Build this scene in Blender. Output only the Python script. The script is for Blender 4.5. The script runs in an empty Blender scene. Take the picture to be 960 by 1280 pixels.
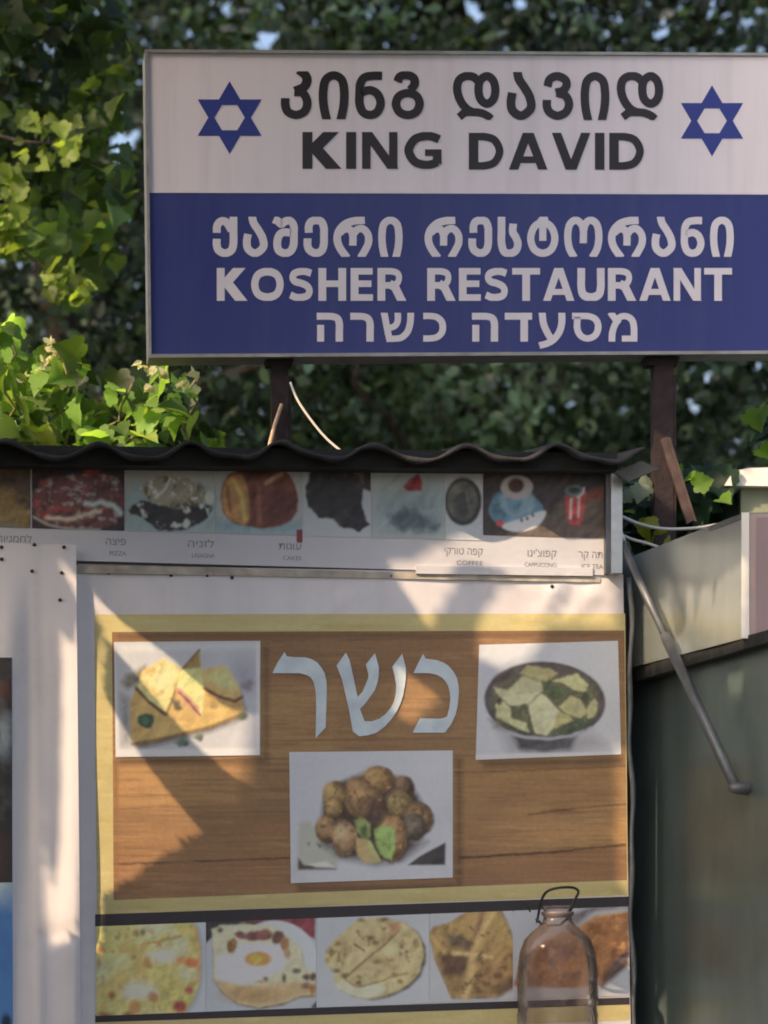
import bpy, math, random
import numpy as np
from mathutils import Vector
from mathutils.geometry import tessellate_polygon

random.seed(7)
RNG = np.random.default_rng(7)
SC = bpy.context.scene
COL = SC.collection

# ------------------------------------------------------------------ camera, sky, sun, exposure
S, D, CZ, HY, CX = 0.002, 8.0, 1.6, 1200.0, 480.0        # metres per photo pixel on the stall front, distance, eye height
cd = bpy.data.cameras.new('camera')
cam = bpy.data.objects.new('camera', cd)
COL.objects.link(cam)
cam.location = (0, -D, CZ)
cam.rotation_euler = (math.radians(90), 0, 0)
cd.sensor_fit = 'AUTO'
cd.sensor_width = 36
cd.lens = 36 * D / (1280 * S)
cd.shift_y = (HY - 640) / 1280
cd.clip_start = 0.1
cd.clip_end = 3000
SC.camera = cam

L = Vector((-0.60, -0.55, 0.58)).normalized()             # towards the sun
elev = math.asin(L.z)
w = bpy.data.worlds.new('World')
SC.world = w
w.use_nodes = True
nt = w.node_tree
bg = nt.nodes['Background']
sky = nt.nodes.new('ShaderNodeTexSky')
sky.sky_type = 'NISHITA'
sky.sun_disc = False
sky.sun_elevation = elev
sky.sun_rotation = math.atan2(L.x, L.y)
sky.air_density = 1.0
sky.dust_density = 5.0
sky.ozone_density = 1.0
nt.links.new(sky.outputs[0], bg.inputs[0])
bg.inputs[1].default_value = 0.15
sl = bpy.data.lights.new('sun', 'SUN')
sl.energy = 3.1
sl.angle = math.radians(0.55)
sl.color = (1.0, 0.76, 0.50)
sun = bpy.data.objects.new('sun', sl)
COL.objects.link(sun)
sun.location = (-6, -6, 8)
sun.rotation_euler = (-L).to_track_quat('-Z', 'Y').to_euler()
SC.view_settings.view_transform = 'Standard'
SC.view_settings.look = 'None'
SC.view_settings.exposure = 0.88
SC.view_settings.gamma = 1.0
SC.view_settings.use_curve_mapping = False
SC.view_settings.use_white_balance = True
SC.view_settings.white_balance_temperature = 6650
SC.view_settings.white_balance_tint = 13
SC.cycles.filter_width = 1.85
cd.dof.use_dof = True
cd.dof.focus_distance = 8.0
cd.dof.aperture_fstop = 3.2
SC.cycles.max_bounces = 8
SC.cycles.transparent_max_bounces = 12

# ------------------------------------------------------------------ places measured off the photograph
YAW = math.radians(7.0)
U = Vector((math.cos(YAW), math.sin(YAW), 0))
N = Vector((math.sin(YAW), -math.cos(YAW), 0))            # out of the stall front
EYE = Vector((0, -D, CZ))


def ray(px, py):
    return Vector(((px - CX) * S / D, 1.0, (HY - py) * S / D))


def hit(px, py, p0, n):
    r = ray(px, py)
    t = (p0 - EYE).dot(n) / r.dot(n)
    return EYE + r * t


def F(px, py, off=0.0):
    return hit(px, py, N * off, N)


SD = Vector((-0.262, 0.965, 0)).normalized()              # neighbour's side wall runs this way
SN = Vector((-SD.y, SD.x, 0))
S0 = Vector((0.842, -0.6, 0))


def W(px, py, off=0.0):
    return hit(px, py, S0 + SN * off, SN)


def Yp(px, py, y):
    r = ray(px, py)
    return EYE + r * (D + y)


def to_px(p):
    k = D / (D + p.y) / S
    return (CX + p.x * k, HY - (p.z - CZ) * k)


def to_front(p):
    """where the sun would throw a point onto the stall front, in photo pixels"""
    t = -p.dot(N) / L.dot(N)
    return to_px(p + L * t)


# ------------------------------------------------------------------ materials
def lin(c):
    c = np.asarray(c, float) / 255.0
    return np.where(c <= 0.04045, c / 12.92, ((c + 0.055) / 1.055) ** 2.4)


WREF = lin((176, 168, 172))


def A(r, g, b):
    """printed colour seen in the open shade -> ink albedo"""
    c = lin((r, g, b))
    c = c + (c @ np.array([.25, .65, .10]) - c) * 0.12
    return np.clip(c / WREF * 0.80, 0.004, 0.86)


def sock(nt, a, b):
    nt.links.new(a, b)


def mat(name, rgb, rough=0.6, metal=0.0, var=0.12, scale=12.0, bump=0.0, bscale=40.0, spec=0.4, dirt=None, dirt_amt=0.0):
    m = bpy.data.materials.new(name)
    m.use_nodes = True
    t = m.node_tree
    p = t.nodes['Principled BSDF']
    p.inputs['Roughness'].default_value = rough
    p.inputs['Metallic'].default_value = metal
    p.inputs['Specular IOR Level'].default_value = spec
    tc = t.nodes.new('ShaderNodeTexCoord')
    nz = t.nodes.new('ShaderNodeTexNoise')
    nz.inputs['Scale'].default_value = scale
    nz.inputs['Detail'].default_value = 6
    sock(t, tc.outputs['Object'], nz.inputs['Vector'])
    rp = t.nodes.new('ShaderNodeValToRGB')
    rp.color_ramp.elements[0].position = 0.3
    rp.color_ramp.elements[1].position = 0.7
    c = np.array(rgb)
    rp.color_ramp.elements[0].color = (*np.clip(c * (1 - var), 0, 1), 1)
    rp.color_ramp.elements[1].color = (*np.clip(c * (1 + var), 0, 0.9), 1)
    sock(t, nz.outputs[0], rp.inputs[0])
    out = rp.outputs[0]
    if dirt is not None:
        n2 = t.nodes.new('ShaderNodeTexNoise')
        n2.inputs['Scale'].default_value = scale * 0.35
        n2.inputs['Detail'].default_value = 9
        n2.inputs['Roughness'].default_value = 0.7
        sock(t, tc.outputs['Object'], n2.inputs['Vector'])
        r2 = t.nodes.new('ShaderNodeValToRGB')
        r2.color_ramp.elements[0].position = 0.5
        r2.color_ramp.elements[1].position = 0.72
        r2.color_ramp.elements[0].color = (0, 0, 0, 1)
        r2.color_ramp.elements[1].color = (dirt_amt, dirt_amt, dirt_amt, 1)
        sock(t, n2.outputs[0], r2.inputs[0])
        mx = t.nodes.new('ShaderNodeMixRGB')
        mx.inputs[2].default_value = (*dirt, 1)
        sock(t, r2.outputs[0], mx.inputs[0])
        sock(t, out, mx.inputs[1])
        out = mx.outputs[0]
    sock(t, out, p.inputs['Base Color'])
    if bump > 0:
        n3 = t.nodes.new('ShaderNodeTexNoise')
        n3.inputs['Scale'].default_value = bscale
        n3.inputs['Detail'].default_value = 5
        sock(t, tc.outputs['Object'], n3.inputs['Vector'])
        bp = t.nodes.new('ShaderNodeBump')
        bp.inputs['Strength'].default_value = bump
        bp.inputs['Distance'].default_value = 0.01
        sock(t, n3.outputs[0], bp.inputs['Height'])
        sock(t, bp.outputs[0], p.inputs['Normal'])
    return m


def print_mat(name, rough=0.5, bump=0.15):
    m = bpy.data.materials.new(name)
    m.use_nodes = True
    t = m.node_tree
    p = t.nodes['Principled BSDF']
    p.inputs['Roughness'].default_value = rough
    p.inputs['Specular IOR Level'].default_value = 0.35
    a = t.nodes.new('ShaderNodeAttribute')
    a.attribute_name = 'print'
    sock(t, a.outputs['Color'], p.inputs['Base Color'])
    tc = t.nodes.new('ShaderNodeTexCoord')
    n3 = t.nodes.new('ShaderNodeTexNoise')
    n3.inputs['Scale'].default_value = 14
    n3.inputs['Detail'].default_value = 3
    sock(t, tc.outputs['Object'], n3.inputs['Vector'])
    bp = t.nodes.new('ShaderNodeBump')
    bp.inputs['Strength'].default_value = bump
    bp.inputs['Distance'].default_value = 0.02
    sock(t, n3.outputs[0], bp.inputs['Height'])
    sock(t, bp.outputs[0], p.inputs['Normal'])
    return m


def leaf_mat(name, trans=0.45, gloss=0.45):
    m = bpy.data.materials.new(name)
    m.use_nodes = True
    t = m.node_tree
    p = t.nodes['Principled BSDF']
    p.inputs['Roughness'].default_value = gloss
    p.inputs['Specular IOR Level'].default_value = 0.35
    o = t.nodes['Material Output']
    a = t.nodes.new('ShaderNodeAttribute')
    a.attribute_name = 'tint'
    sock(t, a.outputs['Color'], p.inputs['Base Color'])
    tl = t.nodes.new('ShaderNodeBsdfTranslucent')
    mul = t.nodes.new('ShaderNodeMixRGB')
    mul.blend_type = 'MULTIPLY'
    mul.inputs[0].default_value = 1
    mul.inputs[2].default_value = (2.1, 2.1, 0.9, 1)
    sock(t, a.outputs['Color'], mul.inputs[1])
    sock(t, mul.outputs[0], tl.inputs['Color'])
    mx = t.nodes.new('ShaderNodeMixShader')
    mx.inputs[0].default_value = trans
    sock(t, p.outputs[0], mx.inputs[1])
    sock(t, tl.outputs[0], mx.inputs[2])
    sock(t, mx.outputs[0], o.inputs['Surface'])
    return m


def streak(m, col, amt, sx=26.0, sz=1.6):
    """rain and dust marks running down a face"""
    t = m.node_tree
    p = t.nodes['Principled BSDF']
    src = p.inputs['Base Color'].links[0].from_socket
    tc = t.nodes.new('ShaderNodeTexCoord')
    mp = t.nodes.new('ShaderNodeMapping')
    mp.inputs['Scale'].default_value = (sx, sx, sz)
    sock(t, tc.outputs['Object'], mp.inputs['Vector'])
    nz = t.nodes.new('ShaderNodeTexNoise')
    nz.inputs['Scale'].default_value = 1.0
    nz.inputs['Detail'].default_value = 6
    sock(t, mp.outputs[0], nz.inputs['Vector'])
    mr = t.nodes.new('ShaderNodeMapRange')
    mr.inputs[1].default_value = .48
    mr.inputs[2].default_value = .78
    mr.inputs[4].default_value = amt
    sock(t, nz.outputs[0], mr.inputs[0])
    mx = t.nodes.new('ShaderNodeMixRGB')
    mx.inputs[2].default_value = (*col, 1)
    sock(t, mr.outputs[0], mx.inputs[0])
    sock(t, src, mx.inputs[1])
    sock(t, mx.outputs[0], p.inputs['Base Color'])


M = {}
M['print'] = print_mat('printed vinyl')
M['vinyl'] = mat('white vinyl', (0.80, 0.765, 0.77), 0.42, var=0.04, scale=5, bump=0.25, bscale=9, dirt=(0.42, 0.36, 0.33), dirt_amt=0.35)
M['board_white'] = mat('board white', (0.66, 0.65, 0.67), 0.5, var=0.05, scale=6, bump=0.1, dirt=(0.4, 0.36, 0.33), dirt_amt=0.4)
M['sign_white'] = mat('sign white', (0.80, 0.735, 0.75), 0.38, var=0.03, scale=3, bump=0.03, dirt=(0.66, 0.59, 0.59), dirt_amt=0.25)
M['sign_blue'] = mat('sign blue', A(31, 37, 92), 0.36, var=0.08, scale=4, bump=0.03, dirt=A(46, 48, 86), dirt_amt=0.4)
M['ink_black'] = mat('ink black', A(30, 22, 25), 0.4, var=0.05)
M['ink_blue'] = mat('ink blue', A(30, 40, 106), 0.4, var=0.05)
M['ink_white'] = mat('ink white', (0.74, 0.70, 0.73), 0.4, var=0.04)
M['ink_grey'] = mat('ink faded grey', A(100, 94, 104), 0.4, var=0.05)
M['ink_shadow'] = mat('ink dark blue', A(40, 38, 66), 0.4, var=0.05)
M['ink_silver'] = mat('ink silver', A(162, 165, 176), 0.4, var=0.12, scale=25)
M['frame'] = mat('sign frame', (0.33, 0.33, 0.31), 0.5, 0.3, var=0.2, scale=20, dirt=(0.2, 0.17, 0.13), dirt_amt=0.6)
M['rust'] = mat('rusty primer', (0.028, 0.017, 0.017), 0.75, 0.0, var=0.3, scale=30, bump=0.3, bscale=60, dirt=(0.05, 0.028, 0.022), dirt_amt=0.5)
M['rust_brown'] = mat('rust brown paint', (0.085, 0.055, 0.048), 0.65, var=0.3, scale=30, bump=0.2)
M['tan'] = mat('tan rod', (0.5, 0.36, 0.24), 0.6, var=0.2)
M['roof'] = mat('fibre cement', (0.035, 0.035, 0.038), 0.85, var=0.3, scale=14, bump=0.5, bscale=50, dirt=(0.08, 0.075, 0.065), dirt_amt=0.4)
M['dark'] = mat('dark timber and shade', (0.022, 0.024, 0.024), 0.8, var=0.3, scale=16, bump=0.3)  # dark colour stands in for shade at the eaves and fascia gap
M['steel'] = mat('bright steel', (0.55, 0.55, 0.54), 0.35, 0.75, var=0.15, scale=18, dirt=(0.25, 0.24, 0.22), dirt_amt=0.4)
M['steel_dull'] = mat('dull steel', (0.15, 0.16, 0.17), 0.5, 0.5, var=0.2, scale=22)
M['galv'] = mat('galvanised sheet', (0.22, 0.295, 0.29), 0.34, 0.65, var=0.14, scale=7, bump=0.12, bscale=3, dirt=(0.18, 0.215, 0.20), dirt_amt=0.5)
M['galv_light'] = mat('painted sheet', (0.40, 0.45, 0.43), 0.26, 0.6, var=0.08, scale=6, bump=0.12, bscale=3.0, dirt=(0.27, 0.265, 0.235), dirt_amt=0.3)
M['mauve'] = mat('mauve panel', (0.27, 0.20, 0.21), 0.5, var=0.08, scale=5)
M['cream'] = mat('cream metal', (0.72, 0.70, 0.64), 0.45, var=0.08, scale=10)
M['olive'] = mat('olive metal', (0.25, 0.27, 0.18), 0.6, var=0.15, scale=10)
M['wood_edge'] = mat('raw batten', (0.50, 0.44, 0.37), 0.8, var=0.25, scale=22, bump=0.3, dirt=(0.22, 0.17, 0.13), dirt_amt=0.7)
M['nail'] = mat('nail steel', (0.07, 0.06, 0.06), 0.4, 0.6, var=0.2)
M['cable_white'] = mat('pale cable', (0.62, 0.58, 0.5), 0.5, var=0.1)
M['black'] = mat('black wire', (0.02, 0.02, 0.022), 0.5, var=0.2)
M['bark'] = mat('bark', (0.10, 0.075, 0.055), 0.9, var=0.4, scale=25, bump=0.7, bscale=30)
M['stem'] = mat('green stem', (0.20, 0.19, 0.08), 0.7, var=0.25, scale=30)
M['ground'] = mat('ground', (0.035, 0.038, 0.034), 0.9, var=0.25, scale=3, bump=0.4, bscale=20)
M['paving'] = mat('paving', (0.04, 0.042, 0.044), 0.85, var=0.2, scale=4, bump=0.3, bscale=16)
M['wall_in'] = mat('kiosk wall', (0.42, 0.41, 0.40), 0.7, var=0.12, scale=6, dirt=(0.25, 0.22, 0.2), dirt_amt=0.5)
M['leaf_dark'] = leaf_mat('dark leaf', 0.25, 0.42)
M['leaf'] = leaf_mat('leaf', 0.5, 0.5)


def plastic_mat():
    m = bpy.data.materials.new('clear dusty plastic')
    m.use_nodes = True
    t = m.node_tree
    p = t.nodes['Principled BSDF']
    p.inputs['Base Color'].default_value = (0.34, 0.26, 0.24, 1)
    p.inputs['Roughness'].default_value = 0.10
    bpn = t.nodes.new('ShaderNodeBump')
    bpn.inputs['Strength'].default_value = 0.5
    bpn.inputs['Distance'].default_value = 0.02
    tr = t.nodes.new('ShaderNodeBsdfTransparent')
    tr.inputs[0].default_value = (0.975, 0.94, 0.92, 1)
    mx = t.nodes.new('ShaderNodeMixShader')
    fr = t.nodes.new('ShaderNodeLayerWeight')
    fr.inputs[0].default_value = 0.30
    tc = t.nodes.new('ShaderNodeTexCoord')
    nz = t.nodes.new('ShaderNodeTexNoise')
    nz.inputs['Scale'].default_value = 22
    nz.inputs['Detail'].default_value = 4
    sock(t, tc.outputs['Object'], nz.inputs['Vector'])
    sock(t, nz.outputs[0], bpn.inputs['Height'])
    sock(t, bpn.outputs[0], p.inputs['Normal'])
    mr = t.nodes.new('ShaderNodeMapRange')
    mr.inputs[3].default_value = 0.03
    mr.inputs[4].default_value = 0.14
    sock(t, nz.outputs[0], mr.inputs[0])
    ad = t.nodes.new('ShaderNodeMath')
    ad.operation = 'ADD'
    ad.use_clamp = True
    sc = t.nodes.new('ShaderNodeMath')
    sc.operation = 'MULTIPLY'
    sc.inputs[1].default_value = 0.55
    sock(t, fr.outputs['Facing'], sc.inputs[0])
    sock(t, sc.outputs[0], ad.inputs[0])
    sock(t, mr.outputs[0], ad.inputs[1])
    sock(t, ad.outputs[0], mx.inputs[0])
    sock(t, tr.outputs[0], mx.inputs[1])
    sock(t, p.outputs[0], mx.inputs[2])
    gl = t.nodes.new('ShaderNodeBsdfGlossy')
    gl.inputs['Roughness'].default_value = 0.09
    sock(t, bpn.outputs[0], gl.inputs['Normal'])
    lw = t.nodes.new('ShaderNodeFresnel')
    lw.inputs[0].default_value = 1.3
    m2 = t.nodes.new('ShaderNodeMixShader')
    sock(t, lw.outputs[0], m2.inputs[0])
    sock(t, mx.outputs[0], m2.inputs[1])
    sock(t, gl.outputs[0], m2.inputs[2])
    sock(t, m2.outputs[0], t.nodes['Material Output'].inputs['Surface'])
    return m


M['plastic'] = plastic_mat()
streak(M['sign_white'], (.50, .44, .43), .30)
streak(M['sign_blue'], tuple(A(58, 60, 96)), .30)
streak(M['galv'], (.12, .14, .13), .3, 8, .8)
streak(M['galv'], (.36, .40, .38), .22, 12, .5)
streak(M['galv_light'], (.27, .28, .25), .3, 14, .9)
streak(M['vinyl'], (.56, .53, .54), .35, 12, 1.2)


# ------------------------------------------------------------------ scene tree helpers
def tag(o, label=None, cat=None, group=None, kind=None):
    if label:
        o['label'] = label
    if cat:
        o['category'] = cat
    if group:
        o['group'] = group
    if kind:
        o['kind'] = kind
    return o


def thing(name, loc, label, cat, group=None):
    o = bpy.data.objects.new(name, None)
    COL.objects.link(o)
    o.location = loc
    o.empty_display_size = 0.1
    return tag(o, label, cat, group)


def world_origin(o):
    v = Vector((0, 0, 0))
    while o is not None:
        v += o.location
        o = o.parent
    return v


def obj(name, verts, faces, m, parent=None, smooth=False, origin=None, attr=None):
    """ONE mesh object; verts are given in world metres"""
    V = np.asarray([tuple(v) for v in verts], float) if not isinstance(verts, np.ndarray) else verts
    base = world_origin(parent) if parent is not None else (Vector(origin) if origin is not None else
                                                            Vector((*V[:, :2].mean(0), V[:, 2].min())))
    V = V - np.array(base)
    me = bpy.data.meshes.new(name)
    if isinstance(faces, np.ndarray):
        k = faces.shape[1]
        me.vertices.add(len(V))
        me.vertices.foreach_set('co', V.astype(np.float32).ravel())
        me.loops.add(faces.size)
        me.loops.foreach_set('vertex_index', faces.astype(np.int32).ravel())
        me.polygons.add(len(faces))
        me.polygons.foreach_set('loop_start', np.arange(0, faces.size, k, dtype=np.int32))
        me.update(calc_edges=True)
        me.validate()
    else:
        me.from_pydata(V.tolist(), [], [tuple(f) for f in faces])
        me.update()
    if attr is not None:
        nm, c = attr
        at = me.color_attributes.new(nm, 'FLOAT_COLOR', 'POINT')
        c4 = np.ones((len(V), 4), np.float32)
        c4[:, :3] = c
        at.data.foreach_set('color', c4.ravel())
    me.materials.append(m)
    if smooth:
        me.polygons.foreach_set('use_smooth', np.ones(len(me.polygons), bool))
    o = bpy.data.objects.new(name, me)
    COL.objects.link(o)
    if parent is not None:
        o.parent = parent
    else:
        o.location = base
    return o


class MB:
    def __init__(self):
        self.v, self.f = [], []

    def add(self, v, f):
        b = len(self.v)
        self.v += [Vector(x) for x in v]
        self.f += [tuple(i + b for i in q) for q in f]
        return self

    def slab(self, c4, back):
        """four front corners (TL, TR, BR, BL) pushed back by a vector"""
        back = Vector(back)
        v = list(c4) + [Vector(c) + back for c in c4]
        return self.add(v, [(0, 3, 2, 1), (4, 5, 6, 7), (0, 1, 5, 4), (1, 2, 6, 5), (2, 3, 7, 6), (3, 0, 4, 7)])

    def box(self, c, size, rz=0.0):
        x, y, z = (s / 2 for s in size)
        cs, sn = math.cos(rz), math.sin(rz)
        P = []
        for dz in (-z, z):
            for dx, dy in ((-x, -y), (x, -y), (x, y), (-x, y)):
                P.append((c[0] + dx * cs - dy * sn, c[1] + dx * sn + dy * cs, c[2] + dz))
        return self.add(P, [(0, 3, 2, 1), (4, 5, 6, 7), (0, 1, 5, 4), (1, 2, 6, 5), (2, 3, 7, 6), (3, 0, 4, 7)])

    def tube(self, pts, rad, seg=8, caps=True):
        pts = [Vector(p) for p in pts]
        if not hasattr(rad, '__len__'):
            rad = [rad] * len(pts)
        b = len(self.v)
        up = Vector((0.13, 0.21, 0.97))
        for i, p in enumerate(pts):
            d = (pts[min(i + 1, len(pts) - 1)] - pts[max(i - 1, 0)]).normalized()
            a = d.cross(up)
            if a.length < 1e-3:
                a = d.cross(Vector((1, 0, 0)))
            a.normalize()
            c = d.cross(a)
            for k in range(seg):
                t = 2 * math.pi * k / seg
                self.v.append(p + (a * math.cos(t) + c * math.sin(t)) * rad[i])
        for i in range(len(pts) - 1):
            for k in range(seg):
                k2 = (k + 1) % seg
                self.f.append((b + i * seg + k, b + i * seg + k2, b + (i + 1) * seg + k2, b + (i + 1) * seg + k))
        if caps:
            self.f.append(tuple(b + k for k in range(seg))[::-1])
            e = b + (len(pts) - 1) * seg
            self.f.append(tuple(e + k for k in range(seg)))
        return self

    def lathe(self, c, prof, seg=40):
        b = len(self.v)
        for r, z in prof:
            for k in range(seg):
                t = 2 * math.pi * k / seg
                self.v.append(Vector((c[0] + r * math.cos(t), c[1] + r * math.sin(t), z)))
        for i in range(len(prof) - 1):
            for k in range(seg):
                k2 = (k + 1) % seg
                self.f.append((b + i * seg + k, b + i * seg + k2, b + (i + 1) * seg + k2, b + (i + 1) * seg + k))
        return self

    def build(self, name, m, parent=None, smooth=False, origin=None):
        return obj(name, self.v, self.f, m, parent, smooth, origin)


def fslab(px0, py0, px1, py1, off, depth, place=F):
    return [place(px0, py0, off), place(px1, py0, off), place(px1, py1, off), place(px0, py1, off)], -N * depth


def smooth_line(pts, n=8, closed=False):
    p = [np.array(q, float) for q in pts]
    out = []
    m = len(p)
    rng = range(m) if closed else range(m - 1)
    for i in rng:
        p0 = p[(i - 1) % m] if (closed or i > 0) else 2 * p[0] - p[1]
        p1, p2 = p[i], p[(i + 1) % m]
        p3 = p[(i + 2) % m] if (closed or i + 2 < m) else 2 * p[m - 1] - p[m - 2]
        for k in range(n):
            t = k / n
            out.append(0.5 * ((2 * p1) + (-p0 + p2) * t + (2 * p0 - 5 * p1 + 4 * p2 - p3) * t * t + (-p0 + 3 * p1 - 3 * p2 + p3) * t ** 3))
    if not closed:
        out.append(p[-1])
    return out


# ------------------------------------------------------------------ printed pictures: ink painted on a fine grid
def vnoise(x, y, seed):
    xi, yi = np.floor(x).astype(np.int64), np.floor(y).astype(np.int64)
    fx, fy = x - xi, y - yi
    fx, fy = fx * fx * (3 - 2 * fx), fy * fy * (3 - 2 * fy)

    def h(a, b):
        n = (a * 374761393 + b * 668265263 + seed * 1442695041) & 0x7fffffff
        n = ((n ^ (n >> 13)) * 1274126177) & 0x7fffffff
        return ((n ^ (n >> 16)) & 0xffff) / 65535.0
    return (h(xi, yi) * (1 - fx) + h(xi + 1, yi) * fx) * (1 - fy) + (h(xi, yi + 1) * (1 - fx) + h(xi + 1, yi + 1) * fx) * fy


def fbm(x, y, sx, sy=None, seed=0, octs=4):
    sy = sy or sx
    o, a, t = 0, 1.0, 0
    for k in range(octs):
        o = o + a * vnoise(x / sx * 2 ** k + 17.3 * k, y / sy * 2 ** k + 9.1 * k, seed + k * 31)
        t += a
        a *= 0.55
    return o / t


def poly_sd(x, y, pts):
    """signed distance to a polygon, negative inside"""
    P = np.array(pts, float)
    d = np.full(x.shape, 1e9)
    ins = np.zeros(x.shape, bool)
    for i in range(len(P)):
        a, b = P[i], P[(i + 1) % len(P)]
        e = b - a
        t = np.clip(((x - a[0]) * e[0] + (y - a[1]) * e[1]) / max(e @ e, 1e-9), 0, 1)
        d = np.minimum(d, np.hypot(x - a[0] - t * e[0], y - a[1] - t * e[1]))
        if a[1] != b[1]:
            c = (a[1] > y) != (b[1] > y)
            xx = (b[0] - a[0]) * (y - a[1]) / (b[1] - a[1]) + a[0]
            ins ^= c & (x < xx)
    return np.where(ins, -d, d)


class Ink:
    def __init__(self, X, Y, base):
        self.X, self.Y = X, Y
        self.C = np.ones(X.shape + (3,)) * np.array(base)

    def blend(self, a, col):
        a = np.clip(a, 0, 1)[..., None]
        self.C = self.C * (1 - a) + np.array(col) * a

    def warp(self, wob, seed, sc=9):
        if not wob:
            return self.X, self.Y
        return (self.X + (fbm(self.X, self.Y, sc, seed=seed) - .5) * 2 * wob, self.Y + (fbm(self.X, self.Y, sc, seed=seed + 50) - .5) * 2 * wob)

    def poly(self, pts, col, soft=1.6, wob=0, seed=0, op=1.0, sm=False, sc=9):
        if sm:
            pts = smooth_line(pts, 5, True)
        x, y = self.warp(wob, seed, sc)
        self.blend(op * (0.5 - poly_sd(x, y, pts) / soft), col)

    def ell(self, cx, cy, rx, ry, col, soft=1.6, wob=0, seed=0, op=1.0, rot=0.0, sc=9):
        x, y = self.warp(wob, seed, sc)
        c, s = math.cos(rot), math.sin(rot)
        u, v = ((x - cx) * c + (y - cy) * s) / rx, (-(x - cx) * s + (y - cy) * c) / ry
        d = (np.hypot(u, v) - 1) * min(rx, ry)
        self.blend(op * (0.5 - d / soft), col)

    def line(self, pts, wd, col, soft=1.5, op=1.0, wob=0, seed=0):
        x, y = self.warp(wob, seed)
        d = np.full(x.shape, 1e9)
        for a, b in zip(pts[:-1], pts[1:]):
            a, b = np.array(a, float), np.array(b, float)
            e = b - a
            t = np.clip(((x - a[0]) * e[0] + (y - a[1]) * e[1]) / max(e @ e, 1e-9), 0, 1)
            d = np.minimum(d, np.hypot(x - a[0] - t * e[0], y - a[1] - t * e[1]))
        self.blend(op * (0.5 - (d - wd / 2) / soft), col)

    def mottle(self, col, thr, sc, seed, soft=0.08, op=1.0, within=None, sy=None):
        f = fbm(self.X, self.Y, sc, sy, seed=seed)
        a = op * np.clip((f - thr) / (soft * 1.8), 0, 1)
        if within is not None:
            a = a * within
        self.blend(a, col)

    def inside(self, pts, soft=2.0, sm=False):
        if sm:
            pts = smooth_line(pts, 5, True)
        return np.clip(0.5 - poly_sd(self.X, self.Y, pts) / soft, 0, 1)

    def inell(self, cx, cy, rx, ry, soft=2.0):
        return np.clip(0.5 - (np.hypot((self.X - cx) / rx, (self.Y - cy) / ry) - 1) * min(rx, ry) / soft, 0, 1)

    def grain(self, amt, sc=3, seed=3, sy=None):
        self.C = self.C * (1 + amt * 1.1 * (fbm(self.X, self.Y, sc, sy, seed=seed, octs=3) - 0.5))[..., None]


def picture(name, quad, off, paint, parent, disp=None, step=1.2, m=None, label=None):
    """a printed picture: quad of photo pixels TL TR BR BL on the stall front"""
    q = [np.array(p, float) for p in quad]
    nx = max(2, int(max(np.linalg.norm(q[1] - q[0]), np.linalg.norm(q[2] - q[3])) / step))
    ny = max(2, int(max(np.linalg.norm(q[3] - q[0]), np.linalg.norm(q[2] - q[1])) / step))
    a, b = np.meshgrid(np.linspace(0, 1, nx + 1), np.linspace(0, 1, ny + 1))
    G = ((1 - a) * (1 - b))[..., None] * q[0] + (a * (1 - b))[..., None] * q[1] + (a * b)[..., None] * q[2] + ((1 - a) * b)[..., None] * q[3]
    X, Y = G[..., 0], G[..., 1]
    ink = paint(X, Y)
    if name == 'food_photo':
        C = ink.C
        lum = C.mean(-1)
        sat = (C.max(-1) - C.min(-1)) / C.max(-1)
        wgt = np.clip(np.maximum((.60 - lum) / .28, np.minimum(sat * 2.0 - .35, .45)), 0, 1)
        sd_ = int(q[0][0] * 3 + q[0][1])
        f1, f2, f3 = fbm(X, Y, 7, seed=sd_), fbm(X, Y, 24, seed=sd_ + 7), fbm(X, Y, 3.2, seed=sd_ + 9, octs=2)
        gy_, gx_ = np.gradient(f1)
        hy_, hx_ = np.gradient(fbm(X, Y, 15, seed=sd_ + 3, octs=2))
        emb = np.clip((gx_ + gy_) * 1.2 + (hx_ + hy_) * 3.0, -.45, .45)
        C = C * (1 + wgt * (.55 * (f2 - .5) + .20 * (f3 - .5) + emb))[..., None]
        C = C * (1 + .10 * (fbm(X, Y, 60, seed=sd_ + 20, octs=2) - .5))[..., None]
        for _ in range(1):
            for ax in (0, 1):
                pad = np.pad(C, [(1, 1) if a_ == ax else (0, 0) for a_ in range(3)], mode='edge')
                n_ = C.shape[ax]
                C = .25 * np.take(pad, range(0, n_), ax) + .5 * np.take(pad, range(1, n_ + 1), ax) + .25 * np.take(pad, range(2, n_ + 2), ax)
        ink.C = C * .95 + .010
    V = front_np(X.ravel(), Y.ravel(), off + (disp(X.ravel(), Y.ravel()) if disp else 0))
    o = obj(name, V, grid_faces(nx + 1, ny + 1), m or M['print'], parent, smooth=True, attr=('print', np.clip(ink.C.reshape(-1, 3), 0.003, 0.88)))
    if label:
        o['label'] = label
    return o


def front_np(px, py, off):
    n = np.array(N)
    r = np.stack([(px - CX) * S / D, np.ones_like(px), (HY - py) * S / D], 1)
    e = np.array(EYE)
    t = (off - e @ n) / (r @ n)
    return e + r * t[:, None]


def grid_faces(w_, h_):
    i = np.arange(w_ * h_).reshape(h_, w_)
    return np.stack([i[:-1, :-1], i[1:, :-1], i[1:, 1:], i[:-1, 1:]], -1).reshape(-1, 4)


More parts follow.
